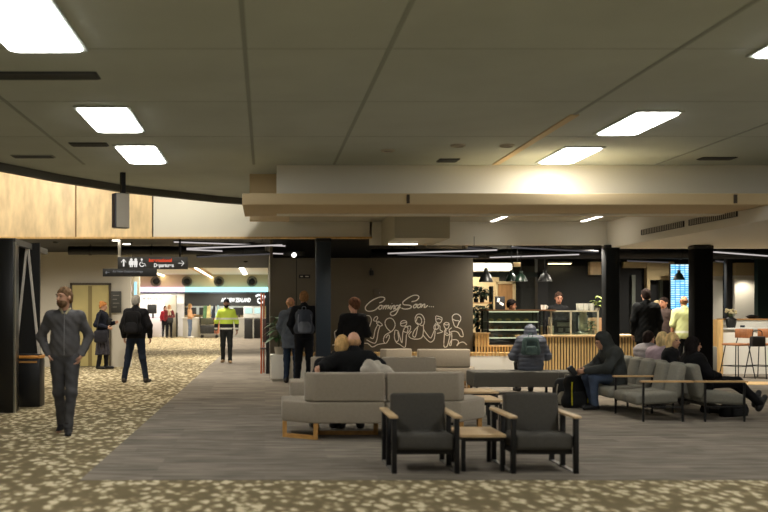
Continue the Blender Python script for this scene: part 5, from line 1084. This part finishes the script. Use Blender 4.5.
backpack('black round bag on the far left-facing seat beside the hooded man', (5.3, 15.5, .385), R_(80), 0, rgb=(18, 20, 26), trim=(28, 30, 36), size=(.36, .24, .36))
# standing group
J = stand(); person('tall man in a long black coat, back turned, by the counter end', at(646, 20.9), R_(172), 1.9, J, top=(15, 17, 18), legs=(17, 18, 20), hair='short', hair_rgb=(40, 30, 26), h=.013, hem=.74, bulk=.035)
J = mod(stand(), elR=(-.23, -.08, 1.16), wrR=(-.12, -.3, 1.2)); person('dark-haired man in a brown jacket turned left in the standing group', at(664, 22.2), R_(-62), 1.74, J, top=(64, 52, 48), legs=(30, 30, 34), hair='short', hair_rgb=(40, 30, 26), skin=(190, 134, 104), h=.013, face=True, hem=.85, bulk=.03)
J = stand(); person('fair-haired person half hidden behind the tall black coat', at(657, 23.0), R_(-20), 1.68, J, top=(150, 84, 48), legs=(40, 40, 44), hair='bob', hair_rgb=(196, 172, 130), h=.015)
VE = bpy.data.materials.new('vest_banded'); VE.use_nodes = True; nt = VE.node_tree; pb = nt.nodes['Principled BSDF']; pb.inputs['Roughness'].default_value = .8; tc = nt.nodes.new('ShaderNodeTexCoord'); sx_ = nt.nodes.new('ShaderNodeSeparateXYZ'); mr = nt.nodes.new('ShaderNodeMapRange'); mr.inputs[1].default_value = .7; mr.inputs[2].default_value = 1.6; rp = nt.nodes.new('ShaderNodeValToRGB'); rp.color_ramp.interpolation = 'CONSTANT'; e = rp.color_ramp.elements
V1 = lin((196, 202, 140)); e[0].color = V1; e[1].position = 1; e[1].color = V1
for z, c in ((.98, lin((214, 216, 200))), (1.03, V1)): q = e.new((z-.7)/.9); q.color = c
nt.links.new(tc.outputs['Object'], sx_.inputs[0]); nt.links.new(sx_.outputs[2], mr.inputs[0]); nt.links.new(mr.outputs[0], rp.inputs[0]); nt.links.new(rp.outputs[0], pb.inputs['Base Color'])
J = stand(); person('bald man in a pale yellow hi-vis vest with his back turned', at(684, 21.4), R_(170), 1.76, J, topmat=VE, legs=(20, 22, 28), hair='bald', hair_rgb=(120, 84, 60), skin=(196, 136, 100), h=.013, hem=.86, bulk=.03, sleeve='half')
# cafe staff
J = stand(); person('dark-haired cafe worker behind the glass display case', at(511.5, 23.3), R_(20), 1.69, J, top=(40, 42, 40), legs=(24, 24, 26), hair='curly', hair_rgb=(26, 20, 18), skin=(176, 120, 90), h=.014, face=True, head_yaw=R_(40), head_pitch=R_(10))
J = stand(); person('tall cafe worker in black standing behind the coffee machine', at(558.5, 23.3), R_(10), 1.87, J, top=(18, 18, 19), legs=(20, 20, 22), hair='short', hair_rgb=(54, 38, 30), skin=(176, 124, 98), h=.014, face=True, head_yaw=R_(-15), head_pitch=R_(12))
# ================================================================== LIGHT
W = bpy.data.worlds.new('World'); S.world = W; W.use_nodes = True; bg = W.node_tree.nodes['Background']; bg.inputs[0].default_value = lin((255, 244, 224)); bg.inputs[1].default_value = .02
def spot(x, y, z, e, ang=120, col=(255, 242, 220), blend=.6, aim=None, r=.06):  # unseen spot set for its light alone, no fitting of its own
    L = bpy.data.lights.new('unseen_spot', 'SPOT'); L.energy = e; L.spot_size = R_(ang); L.spot_blend = blend; L.color = lin(col)[:3]; L.shadow_soft_size = r
    o = bpy.data.objects.new('unseen_spot', L); COL.objects.link(o); o.location = (x, y, z)
    if aim: o.rotation_euler = (Vector(aim)-Vector((x, y, z))).to_track_quat('-Z', 'Y').to_euler()
    return o
def downlight(x, y, e_):  # added fill spot, with a ring and lens made up around it
    spot(x, y, 2.925, e_*1.3, 168, (255, 245, 228), 1.0)
    t = thing('downlight', 'small added downlight in the black ceiling over the shops', 'downlight', (x, y, 2.98), 0, 'added downlights in the black ceiling')
    b = MB(); b.lathe([(.07, 0), (.07, -.02), (.05, -.03), (.045, -.015)], n=16); b.build('trim_ring', M_BLKMET, t); b = MB(); b.lathe([(.046, -.016), (.001, -.018)], n=16); b.build('lens', MC['strip_glow'], t)
for x, e_ in ((-3.2, 150), (-.6, 250), (2.0, 70), (3.9, 90), (5.4, 190)): spot(x, 17.6, 3.25 if x > 1 else 4.4, e_)  # fill spots put in to brighten the people and dark wall
for x in (-7, -4.4, -1.5): spot(x, 18.6, 4.45, 68, 150, (255, 246, 230), aim=(x, 20.6, 3.3))
for x, y, e_ in ((-7.4, 22.0, 50), (-6, 23.6, 55), (-4.6, 22.0, 58), (-4.6, 24, 58), (-3, 22.2, 52), (-1.4, 22.2, 60), (-.3, 22.2, 65), (-2.6, 25.5, 60), (-.8, 25.5, 80), (-1.6, 28, 80), (-2.4, 30, 200), (-.6, 31, 200), (1.2, 18.6, 0), (5.2, 25.2, 80), (6.1, 22.6, 110), (7.6, 22.6, 110), (8.2, 20.95, 110), (5.2, 20.9, 90), (6.8, 20.9, 90), (8.6, 24.2, 60), (11.0, 21.4, 120), (10.5, 25.4, 80)): downlight(x, y, e_) if e_ else None  # added downlights, placed and powered to brighten each zone
spot(PX(746, 26.3), 26.3, 2.36, 16, 110, aim=(PX(746, 26.8), 26.72, 1.2))
for y in (39, 44, 49, 53):
    for x in (-6, -2.2): spot(x, y, 3.25, 260, 150, (255, 246, 232))  # extra unseen spots that brighten the hall
# ================================================================== CAMERA
cam = bpy.data.cameras.new('Camera'); co = bpy.data.objects.new('Camera', cam); COL.objects.link(co); S.camera = co
co.location = (0, 0, 1.5); co.rotation_euler = (PI/2, 0, 0); cam.sensor_width = 36; cam.lens = 36*F/768; cam.shift_x = (384-VU)/768; cam.shift_y = (VV-256)/768
cam.clip_end = 200; cam.dof.use_dof = True; cam.dof.focus_distance = 20; cam.dof.aperture_fstop = 1.5
S.view_settings.view_transform = 'Standard'; S.view_settings.look = 'None'; S.view_settings.gamma = 1; S.view_settings.use_curve_mapping = False; S.view_settings.exposure = 1.1
S.cycles.use_denoising = True; S.cycles.max_bounces = 6; S.cycles.sample_clamp_indirect = 6
